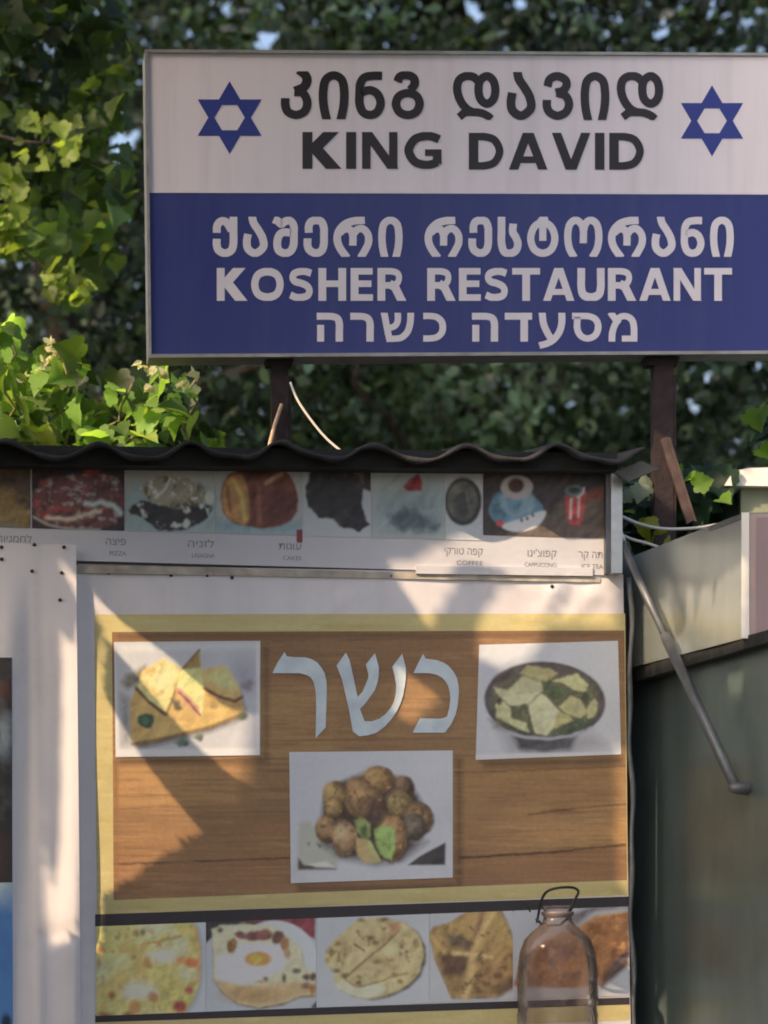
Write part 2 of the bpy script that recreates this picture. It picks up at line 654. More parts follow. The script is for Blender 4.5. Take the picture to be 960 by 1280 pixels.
def sheet(name, x0, y0, x1, y1, off, disp, parent, m, nx=90, ny=90, quad=None):
    if quad is None:
        quad = [(x0, y0), (x1, y0), (x1, y1), (x0, y1)]
    q = [np.array(p, float) for p in quad]
    a, b = np.meshgrid(np.linspace(0, 1, nx + 1), np.linspace(0, 1, ny + 1))
    G = ((1 - a) * (1 - b))[..., None] * q[0] + (a * (1 - b))[..., None] * q[1] + (a * b)[..., None] * q[2] + ((1 - a) * b)[..., None] * q[3]
    X, Y = G[..., 0].ravel(), G[..., 1].ravel()
    return obj(name, front_np(X, Y, off + disp(X, Y)), grid_faces(nx + 1, ny + 1), m, parent, smooth=True)


# ------------------------------------------------------------------ lettering
GL = {  # latin capitals: width, strokes (stroke width, smooth, points) on a cap height of 1
    'K': (.98, [(.26, 0, [(.13, 0), (.13, 1)]), (.30, 0, [(.22, .45), (.86, 1.12)]), (.31, 0, [(.30, .60), (.90, -.10)])]),
    'I': (.26, [(.26, 0, [(.13, 0), (.13, 1)])]),
    'N': (.92, [(.22, 0, [(.11, 0), (.11, 1)]), (.22, 0, [(.81, 0), (.81, 1)]), (.235, 0, [(.065, 1.08), (.855, -.08)])]),
    'G': (.99, [(.23, 1, [(.93, .80), (.75, .875), (.54, .89), (.28, .79), (.135, .5), (.28, .21), (.54, .11), (.75, .13), (.875, .19)]),
                (.23, 0, [(.875, .13), (.875, .53)]), (.18, 0, [(.56, .44), (.99, .44)])]),
    'D': (.97, [(.26, 0, [(.13, 0), (.13, 1)]), (.21, 1, [(.12, .105), (.42, .105), (.70, .2), (.84, .5), (.70, .8), (.42, .895), (.12, .895)])]),
    'A': (1.04, [(.24, 0, [(.09, -.08), (.545, 1.12)]), (.24, 0, [(.95, -.08), (.495, 1.12)]), (.18, 0, [(.25, .27), (.79, .27)])]),
    'V': (1.04, [(.24, 0, [(.09, 1.08), (.545, -.12)]), (.24, 0, [(.95, 1.08), (.495, -.12)])]),
    'O': (1.10, [(.24, 2, [(.55, .89), (.24, .79), (.13, .5), (.24, .21), (.55, .11), (.86, .21), (.97, .5), (.86, .79)])]),
    'S': (.84, [(.22, 1, [(.75, .84), (.58, .89), (.40, .895), (.19, .83), (.14, .70), (.22, .59), (.42, .535), (.60, .46), (.69, .33), (.64, .17), (.44, .105), (.24, .11), (.06, .18)])]),
    'H': (.92, [(.26, 0, [(.13, 0), (.13, 1)]), (.26, 0, [(.79, 0), (.79, 1)]), (.20, 0, [(.2, .52), (.72, .52)])]),
    'E': (.74, [(.26, 0, [(.13, 0), (.13, 1)]), (.20, 0, [(.2, .9), (.73, .9)]), (.20, 0, [(.2, .52), (.69, .52)]), (.20, 0, [(.2, .1), (.74, .1)])]),
    'R': (.96, [(.26, 0, [(.13, 0), (.13, 1)]), (.20, 1, [(.13, .9), (.45, .9), (.66, .84), (.715, .69), (.64, .53), (.44, .475), (.13, .475)]),
                (.27, 0, [(.40, .52), (.58, .42), (.88, -.14)])]),
    'T': (.94, [(.26, 0, [(.47, 0), (.47, 1)]), (.20, 0, [(0, .9), (.94, .9)])]),
    'U': (.92, [(.26, 1, [(.13, 1), (.13, .72), (.13, .42), (.20, .19), (.46, .10), (.72, .19), (.79, .42), (.79, .72), (.79, 1)])]),
}
g = .175
GG = {  # georgian capitals
    'k': (.63, [(g * 1.08, 1, [(.36, 1.03), (.48, .93), (.525, .81), (.46, .67), (.28, .585)]), (g, 1, [(.27, .565), (.44, .545), (.53, .36), (.48, .17), (.31, .09), (.15, .15), (.09, .28), (.09, .44)])]),
    'i': (.60, [(g, 1, [(.16, -.02), (.10, .28), (.09, .58), (.14, .82), (.30, .915), (.46, .82), (.51, .58), (.50, .28), (.44, -.02)])]),
    'n': (.60, [(g, 1, [(.54, .905), (.36, .905), (.19, .87), (.105, .74), (.09, .55), (.09, .32), (.16, .145), (.30, .09), (.44, .15), (.51, .33), (.45, .52), (.30, .605), (.12, .56)])]),
    'g': (.65, [(g, 1, [(.12, .78), (.17, .89), (.31, .92), (.44, .86), (.46, .73), (.38, .61)]), (g, 2, [(.325, .545), (.15, .48), (.09, .315), (.16, .15), (.325, .088), (.49, .15), (.56, .315), (.50, .48)])]),
    'd': (.97, [(g, 2, [(.71, .915), (.57, .82), (.535, .62), (.58, .43), (.71, .34), (.84, .43), (.885, .62), (.84, .82)]),
                (g, 1, [(.62, .86), (.52, .83), (.42, .90), (.27, .915), (.13, .83), (.09, .64), (.15, .42), (.28, .24), (.42, .16)]),
                (g * .95, 1, [(.13, .06), (.26, .155), (.42, .165), (.58, .15), (.72, .09), (.80, .02)])]),
    'a': (.60, [(g * 1.05, 1, [(.22, 1.04), (.26, .85), (.39, .65), (.49, .45), (.50, .24), (.31, .09), (.13, .19), (.09, .37), (.12, .57)])]),
    'v': (.64, [(g, 1, [(.10, .70), (.15, .85), (.30, .915), (.46, .85), (.50, .73), (.42, .61), (.27, .57)]), (g, 1, [(.30, .57), (.48, .50), (.55, .33), (.48, .16), (.31, .09), (.15, .16), (.09, .28), (.09, .42)])]),
    'q': (.61, [(g * 1.06, 1, [(.515, 1.02), (.515, .70), (.515, .34), (.46, .16), (.30, .09), (.15, .16), (.10, .29), (.10, .45)]), (g * 1.06, 1, [(.10, .60), (.11, .78), (.21, .89), (.34, .86), (.47, .66)])]),
    'sh': (.61, [(g * 1.06, 1, [(.01, .94), (.12, .89), (.20, .82), (.30, .885), (.42, .90), (.51, .78), (.515, .55), (.51, .31), (.44, .15), (.30, .09), (.14, .16), (.10, .34), (.14, .52), (.25, .61), (.46, .60)])]),
    'e': (.60, [(g * 1.06, 1, [(.13, .60), (.13, .77), (.19, .88), (.31, .91), (.44, .88), (.505, .73), (.51, .52), (.505, .31), (.45, .155), (.31, .09), (.16, .155), (.10, .28), (.10, .46)])]),
    'r': (.97, [(g * 1.04, 1, [(.78, .915), (.54, .90), (.31, .83), (.14, .66), (.09, .44), (.16, .22), (.34, -.03)]), (g, 1, [(.15, .60), (.28, .695), (.42, .67), (.48, .53), (.48, .28)]), (g, 1, [(.48, .55), (.59, .68), (.74, .695), (.86, .55), (.87, .35), (.79, .17), (.67, -.03)])]),
    's': (.61, [(g * 1.06, 1, [(.10, 1.02), (.10, .66), (.10, .34), (.17, .13), (.32, .085), (.47, .16), (.52, .33), (.46, .50), (.39, .62), (.40, .83)])]),
    't': (.80, [(g, 2, [(.40, .86), (.18, .74), (.09, .46), (.18, .19), (.40, .09), (.62, .19), (.71, .46), (.62, .74)]), (g, 0, [(.40, 1.0), (.40, .40)]), (g * .8, 0, [(.28, .88), (.54, .93)])]),
    'o': (.98, [(g, 1, [(.26, -.02), (.13, .22), (.09, .52), (.14, .80), (.29, .915), (.43, .83), (.49, .66), (.49, .34)]), (g, 1, [(.49, .62), (.55, .83), (.69, .915), (.84, .80), (.89, .52), (.85, .22), (.72, -.02)])]),
}
GH = {  # hebrew
    'he': (.86, [(.24, 1, [(.0, .88), (.3, .88), (.52, .87), (.68, .80), (.74, .62), (.74, .30), (.74, 0)]), (.23, 0, [(.125, 0), (.125, .58)])]),
    'resh': (.78, [(.24, 1, [(.0, .88), (.2, .88), (.42, .87), (.58, .80), (.65, .62), (.65, .30), (.65, 0)])]),
    'shin': (1.10, [(.22, 0, [(.09, 1.02), (.22, .30), (.29, .0)]), (.22, 1, [(.97, 1.02), (.95, .66), (.86, .34), (.66, .14), (.42, .10), (.24, .10)]), (.21, 1, [(.54, 1.02), (.54, .72), (.44, .54), (.24, .46)])]),
    'kaf': (.80, [(.22, 1, [(.04, .89), (.26, .89), (.48, .85), (.64, .70), (.68, .5), (.64, .30), (.48, .15), (.26, .11), (.04, .11)])]),
    'dalet': (.90, [(.24, 0, [(0, .88), (.90, .88)]), (.25, 0, [(.64, .9), (.64, 0)])]),
    'ayin': (.90, [(.23, 1, [(.11, 1.02), (.16, .62), (.30, .28), (.44, .06)]), (.23, 1, [(.76, 1.02), (.76, .66), (.68, .34), (.50, .08), (.28, -.06), (.02, -.14)])]),
    'samekh': (.96, [(.22, 1, [(-.02, .89), (.3, .89), (.58, .87), (.78, .74), (.84, .48), (.74, .22), (.50, .11), (.27, .20), (.15, .46), (.16, .88)])]),
    'mem': (.96, [(.22, 1, [(.11, 0), (.13, .32), (.22, .60), (.34, .76)]), (.22, 1, [(.06, 1.02), (.20, .82), (.30, .66)]), (.22, 1, [(.28, .74), (.42, .87), (.62, .87), (.78, .74), (.84, .48), (.84, .0)]), (.21, 0, [(.44, .105), (.88, .105)])]),
}


def clip_poly(P, lo, hi):
    for axis, val, sgn in ((1, lo, 1), (1, hi, -1)):
        out = []
        for i in range(len(P)):
            a, b = P[i - 1], P[i]
            da, db = sgn * (a[axis] - val), sgn * (b[axis] - val)
            if (da >= 0) != (db >= 0):
                t = da / (da - db)
                out.append(a + (b - a) * t)
            if db >= 0:
                out.append(b)
        P = out
        if len(P) < 3:
            return []
    return P


def ribbon(pts, wd, closed):
    p = [np.array(q, float) for q in pts]
    m = len(p)
    Lf, Rt = [], []
    for i in range(m):
        a = p[(i - 1) % m] if (closed or i > 0) else None
        b = p[(i + 1) % m] if (closed or i < m - 1) else None
        if a is None:
            d = b - p[i]
            nn = np.array([-d[1], d[0]]) / np.linalg.norm(d)
            k = 1.0
        elif b is None:
            d = p[i] - a
            nn = np.array([-d[1], d[0]]) / np.linalg.norm(d)
            k = 1.0
        else:
            d1, d2 = p[i] - a, b - p[i]
            n1 = np.array([-d1[1], d1[0]]) / (np.linalg.norm(d1) + 1e-9)
            n2 = np.array([-d2[1], d2[0]]) / (np.linalg.norm(d2) + 1e-9)
            nn = n1 + n2
            nn /= np.linalg.norm(nn) + 1e-9
            k = 1 / max(0.5, nn @ n1)
        Lf.append(p[i] + nn * wd / 2 * k)
        Rt.append(p[i] - nn * wd / 2 * k)
    q = []
    for i in range(m if closed else m - 1):
        j = (i + 1) % m
        q.append([Lf[i], Lf[j], Rt[j], Rt[i]])
    return q


def word_polys(glyphs, table, x0, x1, y0, y1, track=.13, bold=0.0, lo=0.0, grow=0.0):
    """polygons (photo px) of a word set between x0..x1, cap line y0, base line y1; corners may slope: x/y via pairs"""
    tot = sum(table[c][0] for c in glyphs) + track * (len(glyphs) - 1)
    sx, sy = (x1 - x0) / tot, (y1 - y0)
    out = []
    x = 0.0
    layer = 0
    for c in glyphs:
        wd, st = table[c]
        for (sw, sm, pts) in st:
            pl = smooth_line(pts, 7, sm == 2) if sm else pts
            for q in ribbon(pl, sw + bold + grow, sm == 2):
                q = clip_poly(q, lo - grow / 2, 1.0 + grow / 2)
                if len(q) >= 3:
                    out.append((layer, [(x0 + (x + v[0]) * sx, y1 - v[1] * sy) for v in q]))
            layer += 1
        x += wd + track
    return out


def lay_polys(name, polys, off, m, parent, dz=0.00008, disp=None):
    mb = MB()
    for layer, P in polys:
        # drop doubled points, wind towards the street
        Q = [P[0]]
        for v in P[1:]:
            if (v[0] - Q[-1][0]) ** 2 + (v[1] - Q[-1][1]) ** 2 > 1e-6:
                Q.append(v)
        if len(Q) < 3:
            continue
        ar = sum(Q[i - 1][0] * Q[i][1] - Q[i][0] * Q[i - 1][1] for i in range(len(Q)))
        if abs(ar) < 1e-3:
            continue
        if ar > 0:
            Q = Q[::-1]
        vs = [F(a, b, off + (layer % 40) * dz + (float(disp(np.array([a]), np.array([b]))[0]) if disp else 0)) for a, b in Q]
        mb.add(vs, [tuple(range(len(vs)))])
    return mb.build(name, m, parent)


def lay_outline(mb, pts, off, disp=None):
    vs = [F(a, b, off + (float(disp(np.array([a]), np.array([b]))[0]) if disp else 0)) for a, b in pts]
    tri = tessellate_polygon([[Vector((a, -b, 0)) for a, b in pts]])
    mb.add(vs, [t for t in tri])


# ------------------------------------------------------------------ leaves
def lobed():
    R = [(0, 0), (.12, -.10), (.30, -.10), (.40, .02), (.38, .14), (.54, .22), (.56, .34), (.48, .44), (.46, .58), (.33, .60), (.26, .74), (.14, .84), (0, 1.0)]
    pts = R + [(-a, b) for a, b in R[-2:0:-1]]
    v = [(a, b, .42 * abs(a) - .34 * (b - .4) ** 2) for a, b in pts] + [(0, .32, -.02)]
    n = len(pts)
    return np.array(v), np.array([(n, i, (i + 1) % n) for i in range(n)])


def simple_leaf():
    v = [(0, 0, 0), (.22, .18, .05), (.33, .48, .07), (.18, .80, .03), (0, 1.05, -.06), (-.18, .80, .03), (-.33, .48, .07), (-.22, .18, .05), (0, .5, -.01)]
    return np.array(v), np.array([(8, i, (i + 1) % 8) for i in range(8)])


def quad_leaf():
    v = [(0, 0, 0), (.34, .48, .09), (0, 1.0, -.04), (-.34, .48, .09)]
    return np.array(v), np.array([(0, 1, 2), (0, 2, 3)])


def leaves(name, pos, size, tint, m, parent, tmpl, aim=None, spread=1.0, droop=0.3, seed=1):
    """many leaves in one crown mesh; aim = direction the blades mostly face"""
    r = np.random.default_rng(seed)
    n = len(pos)
    tv, tf = tmpl
    nrm = r.normal(size=(n, 3)) * spread
    nrm = nrm + (np.array(aim) if aim is not None else np.array([0, 0, 0.6]))
    nrm /= np.linalg.norm(nrm, axis=1)[:, None]
    d = r.normal(size=(n, 3)) - np.array([0, 0, droop * 2])
    d -= (d * nrm).sum(1)[:, None] * nrm
    d /= np.linalg.norm(d, axis=1)[:, None] + 1e-9
    sd = np.cross(d, nrm)
    size = np.broadcast_to(size, (n,))
    V = pos[:, None, :] + size[:, None, None] * (tv[None, :, 0, None] * sd[:, None, :] + (tv[None, :, 1, None] - .4) * d[:, None, :] + tv[None, :, 2, None] * nrm[:, None, :])
    Fc = (tf[None] + (np.arange(n) * len(tv))[:, None, None]).reshape(-1, 3)
    tints = np.repeat(tint, len(tv), axis=0)
    return obj(name, V.reshape(-1, 3), Fc, m, parent, attr=('tint', tints))


def tints(n, base, var, seed, yellow=0.0):
    r = np.random.default_rng(seed)
    b = np.array(base)[None, :] * np.exp(r.normal(size=(n, 1)) * var)
    if yellow:
        k = (r.random((n, 1)) < yellow) * r.random((n, 1))
        b = b * (1 - k) + k * np.array([[.16, .17, .03]])
    return np.clip(b, 0.005, 0.5)


def limb(mb, p, q, r0, r1, wig=0.05, n=6, seed=0):
    r = random.Random(seed)
    p, q = Vector(p), Vector(q)
    pts, rad = [], []
    for i in range(n + 1):
        t = i / n
        v = p.lerp(q, t)
        if 0 < i < n:
            v = v + Vector((r.uniform(-1, 1), r.uniform(-1, 1), r.uniform(-.3, .3))) * wig
        pts.append(v)
        rad.append(r0 + (r1 - r0) * t)
    mb.tube(pts, rad, 8)
    return pts


# ================================================================== THE SETTING
def struct(o):
    o['kind'] = 'structure'
    return o


struct(obj('ground', [(-600, -600, 0), (600, -600, 0), (600, 600, 0), (-600, 600, 0)], [(0, 1, 2, 3)], M['ground'], origin=(0, 0, 0)))
struct(obj('pavement', [(-7, -14, .004), (7, -14, .004), (7, -0.05, .004), (-7, -0.05, .004)], [(0, 1, 2, 3)], M['paving'], origin=(0, 0, .004)))

# ------------------------------------------------------------------ the food kiosk
kiosk = thing('food_kiosk', F(480, HY, -1) * 1.0 - Vector((0, 0, CZ)), 'white board-clad food kiosk under a dark corrugated roof', 'kiosk')


def wall_box(px0, px1, z0, z1, off, depth):
    a, b = F(px0, HY, off), F(px1, HY, off)
    c = [Vector((a.x, a.y, z1)), Vector((b.x, b.y, z1)), Vector((b.x, b.y, z0)), Vector((a.x, a.y, z0))]
    return c, -N * depth


mb = MB()
zr = F(300, 590).z
mb.slab(*wall_box(-620, 778, 0.0, zr + .02, 0.0, 1.9))
mb.build('wall', M['wall_in'], kiosk)

# corrugated roof: wavy sheet overhanging the front
xs = np.linspace(-660, 806, 260)


def wave(x):
    k = 2 * math.pi / 115.0
    t = k * (x - 125)
    return np.cos(t) + 0.22 * np.cos(2 * t + .5)


def roof_top(x):
    base = 557 + (x - 100) * 0.0195 + 3.2 * np.sin(x / 171.0 + 1.0) + 2.0 * np.sin(x / 67.0)
    return base - 9.2 * wave(x)


mb = MB()
rows = [(.16, 0.0, 0.0), (-.25, 0.045, 1), (-.9, 0.07, 1), (-1.9, 0.0, 1)]
nx = len(xs)
for off, dz, _ in rows:
    for x in xs:
        p = F(x, float(roof_top(x)), .16)
        q = p - N * (.16 - off)
        mb.v.append(Vector((q.x, q.y, q.z + dz)))
nt_ = len(mb.v)
for off, dz, _ in rows:
    for i, x in enumerate(xs):
        p = F(x, float(roof_top(x)), .16)
        q = p - N * (.16 - off)
        mb.v.append(Vector((q.x, q.y, q.z + dz - .011 - .003 * math.sin(i * .7))))
R_ = len(rows)
for r in range(R_ - 1):
    for i in range(nx - 1):
        a = r * nx + i
        mb.f.append((a, a + 1, a + nx + 1, a + nx))
        b = nt_ + a
        mb.f.append((b, b + nx, b + nx + 1, b + 1))
for i in range(nx - 1):
    mb.f.append((i, nt_ + i, nt_ + i + 1, i + 1))
for r in range(R_ - 1):
    a = r * nx
    mb.f.append((a, a + nx, nt_ + a + nx, nt_ + a))
    a += nx - 1
    mb.f.append((a, nt_ + a, nt_ + a + nx, a + nx))
roof = mb.build('roof', M['roof'], kiosk, smooth=True)
# eaves board, coloured dark and raised to carry the shade under the roof
mb = MB()
mb.slab([F(-620, 548, .10), F(772, 566, .10), F(772, 588, .10), F(-620, 574, .10)], -N * .096)
mb.build('eaves_board', M['dark'], kiosk)
# end rafter showing at the right corner
mb = MB()
mb.slab([F(768, 590, .13), F(802, 576, .13), F(824, 586, .13), F(786, 602, .13)], -N * .02)
mb.build('rafter', mat('grey rafter', (.10, .10, .09), .7, var=.2), kiosk)
# bright corner post
mb = MB()
mb.slab(*fslab(757.5, 590, 763.5, 716, .050, .045))
mb.build('corner_trim', M['steel_dull'], kiosk)
mb = MB()
mb.slab(*fslab(764, 588, 778, 716, .062, .058))
mb.build('corner_post', M['steel'], kiosk)
mb = MB()
pts = []
for py in np.linspace(722, 1900, 60):
    xo = 787.0 + (py - 722) * .008 + 1.6 * math.sin(py / 38.0) + 1.2 * math.sin(py / 17.0)
    pts.append(F(xo, py, .022))
mb.tube(pts, [.0060 + .0010 * math.sin(i * 1.1) for i in range(60)], 12)
mb.build('edge_trim', M['steel_dull'], kiosk, smooth=True)


# ------------------------------------------------------------------ menu board under the eaves
menu = thing('menu_board', F(360, 705, .004), 'long menu board of cakes, pizza and drinks under the wavy roof edge', 'menu board')


def md(x, y):
    return 0.0015 * np.sin(x / 120.0)


def my(x, base):                       # the board drops slightly to the right
    return base + (x - 100) * .0273


BOARD = sheet('board', 0, 0, 0, 0, .020, md, menu, M['board_white'], 60, 8, quad=[(-420, my(-420, 566)), (757, my(757, 566)), (757, my(757, 701)), (-420, my(-420, 701))])
mb = MB()
mb.slab([F(-420, my(-420, 566), .017), F(757, my(757, 566), .017), F(757, my(757, 701), .017), F(-420, my(-420, 701), .017)], -N * .012)
mb.build('backing', M['board_white'], menu)


def mquad(x0, x1, y0, y1):
    return [(x0, my(x0, y0)), (x1, my(x1, y0)), (x1, my(x1, y1)), (x0, my(x0, y1))]


def p_bread(X, Y):
    k = Ink(X, Y, A(86, 64, 50))
    k.mottle(A(56, 42, 36), .5, 30, 3, .15, sy=12)
    k.poly([(-20, 600), (10, 612), (38, 640), (36, 662), (-40, 668), (-60, 610)], A(118, 92, 54), 10, wob=5, seed=2, sc=14)
    k.mottle(A(142, 116, 72), .56, 18, 9, .12, op=.6, sy=8)
    k.poly([(-60, 648), (0, 650), (42, 662), (42, 680), (-60, 680)], A(112, 102, 88), 6)
    k.grain(.12)
    return k


def p_pizza_topped(X, Y):
    k = Ink(X, Y, A(58, 40, 44))
    k.poly([(75, 582), (104, 582), (104, 596), (78, 594)], A(44, 48, 56), 6)
    body = [(42, 616), (60, 600), (100, 592), (140, 596), (154, 615), (152, 640), (140, 655), (100, 662), (62, 657), (42, 640)]
    k.poly(body, A(104, 56, 60), 3, sm=True, wob=3, seed=3)
    ins = k.inside(body, 6, True)
    k.mottle(A(150, 132, 124), .56, 9, 21, .06, op=.9, within=ins, sy=6)
    k.mottle(A(70, 46, 44), .60, 8, 33, .05, op=.9, within=ins)
    k.mottle(A(148, 58, 54), .62, 12, 41, .06, op=.85, within=ins)
    k.mottle(A(96, 100, 84), .66, 7, 57, .04, op=.8, within=ins)
    for a, b, r in ((110, 590, 6), (118, 586, 8), (54, 604, 5), (56, 645, 6)):
        k.ell(a, b, r, r * .8, A(140, 54, 52), 3, wob=2, seed=5)
    k.line([(108, 630), (125, 628), (142, 632), (150, 642)], 6, A(168, 172, 172), 4, wob=3, seed=4)
    k.line([(60, 645), (80, 650), (100, 646), (125, 638)], 5, A(186, 160, 144), 4, wob=4, seed=7)
    k.line([(42, 646), (60, 656), (90, 662), (125, 662)], 3, A(140, 132, 122), 2)
    k.grain(.15)
    return k


def p_lasagne(X, Y):
    k = Ink(X, Y, A(150, 144, 142))
    k.poly([(158, 622), (170, 606), (275, 616), (268, 664), (158, 664)], A(132, 144, 146), 14)
    base = [(162, 634), (180, 626), (215, 632), (245, 628), (268, 634), (258, 646), (240, 660), (212, 664), (192, 660), (180, 646), (165, 642)]
    k.poly(base, A(52, 44, 48), 2, wob=4, seed=2, sc=8)
    top = [(174, 612), (186, 600), (208, 594), (232, 596), (252, 606), (260, 620), (250, 632), (216, 636), (190, 628)]
    k.poly(top, A(138, 124, 104), 3, wob=4, seed=6, sc=8)
    k.mottle(A(84, 66, 58), .53, 8, 11, .06, within=k.inside(top, 4))
    k.mottle(A(190, 184, 172), .60, 7, 13, .05, within=k.inside(top, 4))
    k.mottle(A(170, 168, 162), .60, 9, 17, .05, within=k.inside(base, 4))
    k.line([(194, 622), (206, 612), (213, 598)], 3, A(196, 186, 168), 2)
    k.ell(262, 622, 6, 8, A(176, 170, 160), 2)
    k.grain(.12)
    return k


def p_cake(X, Y):
    k = Ink(X, Y, A(150, 146, 146))
    k.poly([(268, 648), (375, 652), (378, 668), (268, 668)], A(122, 138, 146), 12)
    b = [(276, 622), (280, 602), (292, 590), (312, 584), (340, 583), (358, 590), (370, 608), (372, 634), (362, 652), (338, 660), (310, 658), (284, 648)]
    k.poly(b, A(104, 54, 44), 2.5, sm=True, wob=2, seed=1)
    k.poly([(277, 622), (282, 602), (296, 592), (306, 600), (312, 630), (308, 656), (284, 646)], A(166, 112, 62), 4, sm=True)
    k.line([(292, 600), (302, 620), (306, 648)], 6, A(196, 148, 76), 4)
    k.line([(284, 608), (288, 640)], 4, A(126, 74, 50), 3)
    k.line([(323, 604), (324, 650)], 5, A(134, 78, 62), 4)
    k.line([(332, 604), (352, 592)], 5, A(160, 110, 92), 4)
    k.ell(322, 588, 22, 6, A(64, 34, 34), 4)
    k.ell(350, 630, 14, 24, A(84, 42, 38), 12, op=.7)
    k.grain(.12)
    return k


def p_brownie(X, Y):
    k = Ink(X, Y, A(158, 156, 162))
    k.poly([(430, 578), (464, 582), (463, 614), (445, 608)], A(86, 70, 56), 4)
    k.poly([(455, 584), (464, 584), (464, 614), (455, 611)], A(48, 40, 40), 2)
    b = [(384, 606), (388, 590), (402, 583), (430, 582), (446, 594), (454, 608), (452, 628), (456, 650), (462, 656), (448, 664), (424, 658), (416, 648), (400, 648), (386, 634), (382, 618)]
    k.poly(b, A(46, 40, 44), 2, wob=3, seed=3, sc=8)
    k.mottle(A(64, 54, 56), .55, 8, 23, .1, op=.7, within=k.inside(b, 4))
    k.grain(.08)
    return k


def p_cream(X, Y):
    k = Ink(X, Y, A(154, 150, 150))
    k.poly([(466, 592), (530, 584), (556, 600), (556, 668), (466, 668)], A(142, 146, 148), 18)
    k.ell(518, 640, 42, 26, A(116, 126, 132), 22, op=.8)
    k.poly([(483, 646), (500, 640), (504, 634), (512, 640), (520, 636), (530, 644), (548, 655), (545, 664), (500, 662)], A(82, 92, 100), 8, wob=4, seed=8)
    k.poly([(504, 608), (514, 598), (524, 592), (528, 602), (527, 614), (508, 613)], A(146, 44, 50), 2.5, wob=1)
    k.line([(478, 612), (500, 594), (520, 586)], 3, A(136, 128, 128), 4)
    k.grain(.08)
    return k


def p_coffee_top(X, Y):
    k = Ink(X, Y, A(160, 158, 164))
    k.ell(579, 627, 23, 30, A(48, 44, 44), 2)
    k.ell(578, 626, 19, 25, A(88, 84, 78), 4)
    k.ell(578, 630, 11, 16, A(62, 60, 60), 9)
    k.ell(572, 612, 7, 5, A(116, 108, 100), 5, op=.7)
    k.line([(582, 612), (588, 640)], 2, A(104, 98, 92), 3, op=.7)
    k.grain(.1)
    return k


def p_drinks(X, Y):
    k = Ink(X, Y, A(58, 46, 48))
    k.poly([(602, 676), (640, 660), (690, 636), (706, 622), (757, 612), (757, 676)], A(86, 70, 62), 8)
    k.poly([(724, 622), (740, 612), (757, 606), (757, 620), (730, 632)], A(112, 56, 50), 6, op=.7)
    k.poly([(722, 586), (757, 586), (757, 604), (728, 606)], A(46, 48, 54), 6)
    k.ell(645, 638, 34, 22, A(86, 118, 138), 2)
    k.ell(627, 630, 12, 15, A(74, 104, 124), 4)
    k.poly([(628, 656), (650, 648), (680, 638), (680, 648), (668, 660), (648, 665), (632, 662)], A(188, 198, 196), 2, sm=True)
    k.ell(647, 628, 22, 18, A(120, 140, 156), 4)
    k.ell(643, 626, 9, 15, A(86, 116, 138), 5)
    k.ell(646, 609, 20, 15, A(160, 146, 146), 2)
    k.ell(645, 607, 10, 9, A(78, 48, 46), 2.5)
    for a, b in ((652, 650), (659, 648), (666, 644)):
        k.ell(a, b, 2, 2.4, A(78, 92, 100), 1.5)
    k.ell(625, 654, 5, 4, A(168, 58, 58), 2)
    k.poly([(706, 620), (734, 616), (728, 650), (724, 657), (712, 656), (708, 645)], A(166, 56, 58), 2)
    k.line([(714, 624), (713, 648)], 2.5, A(206, 168, 164), 2)
    k.line([(724, 622), (723, 646)], 3, A(196, 146, 142), 2)
    k.ell(718, 614, 12, 8, A(92, 98, 102), 2)
    k.ell(718, 613, 7, 4, A(48, 54, 58), 2)
    k.line([(722, 622), (729, 616), (730, 610)], 2.2, A(190, 196, 192), 1.5)
    k.grain(.12)
    return k


for (x0, x1, fn, lab) in ((-75, 38, p_bread, 'photo of golden bread'), (40, 155.5, p_pizza_topped, 'photo of red pizza'), (157, 269, p_lasagne, 'photo of lasagne'),
                          (270, 377, p_cake, 'photo of a ring cake'), (378.5, 463.5, p_brownie, 'photo of a dark brownie'), (465, 556, p_cream, 'photo of a cream dessert'),
                          (557, 602.5, p_coffee_top, 'photo of a cup from above'), (604, 756, p_drinks, 'photo of coffee and a red cup on brown')):
    picture('food_photo', mquad(x0, x1, 576, 662 if x0 < 600 else 655), .0215, fn, menu, md, 1.1, label=lab)


def small_text(body, x1, ybase, h, off, parent, place, m='ink_black', wmax=None, name='caption'):
    """small caption, right-aligned at photo pixel x1"""
    cu = bpy.data.curves.new('caption', 'FONT')
    cu.body = body[::-1] if ord(body[0]) > 1000 else body
    cu.align_x = 'RIGHT'
    cu.resolution_u = 3
    to = bpy.data.objects.new('caption', cu)
    COL.objects.link(to)
    dg = bpy.context.evaluated_depsgraph_get()
    me = bpy.data.meshes.new_from_object(to.evaluated_get(dg))
    vs = [tuple(v.co) for v in me.vertices]
    fs = [tuple(p.vertices) for p in me.polygons]
    bpy.data.objects.remove(to)
    bpy.data.curves.remove(cu)
    bpy.data.meshes.remove(me)
    if not vs:
        return None
    sc = h / 0.72
    wd = max(v[0] for v in vs) - min(v[0] for v in vs)
    sx = sc if not wmax else min(sc * 1.25, wmax / wd)
    V = [place(x1 + v[0] * sx, ybase - v[1] * sc, off) for v in vs]
    return obj(name, V, fs, M[m], parent)


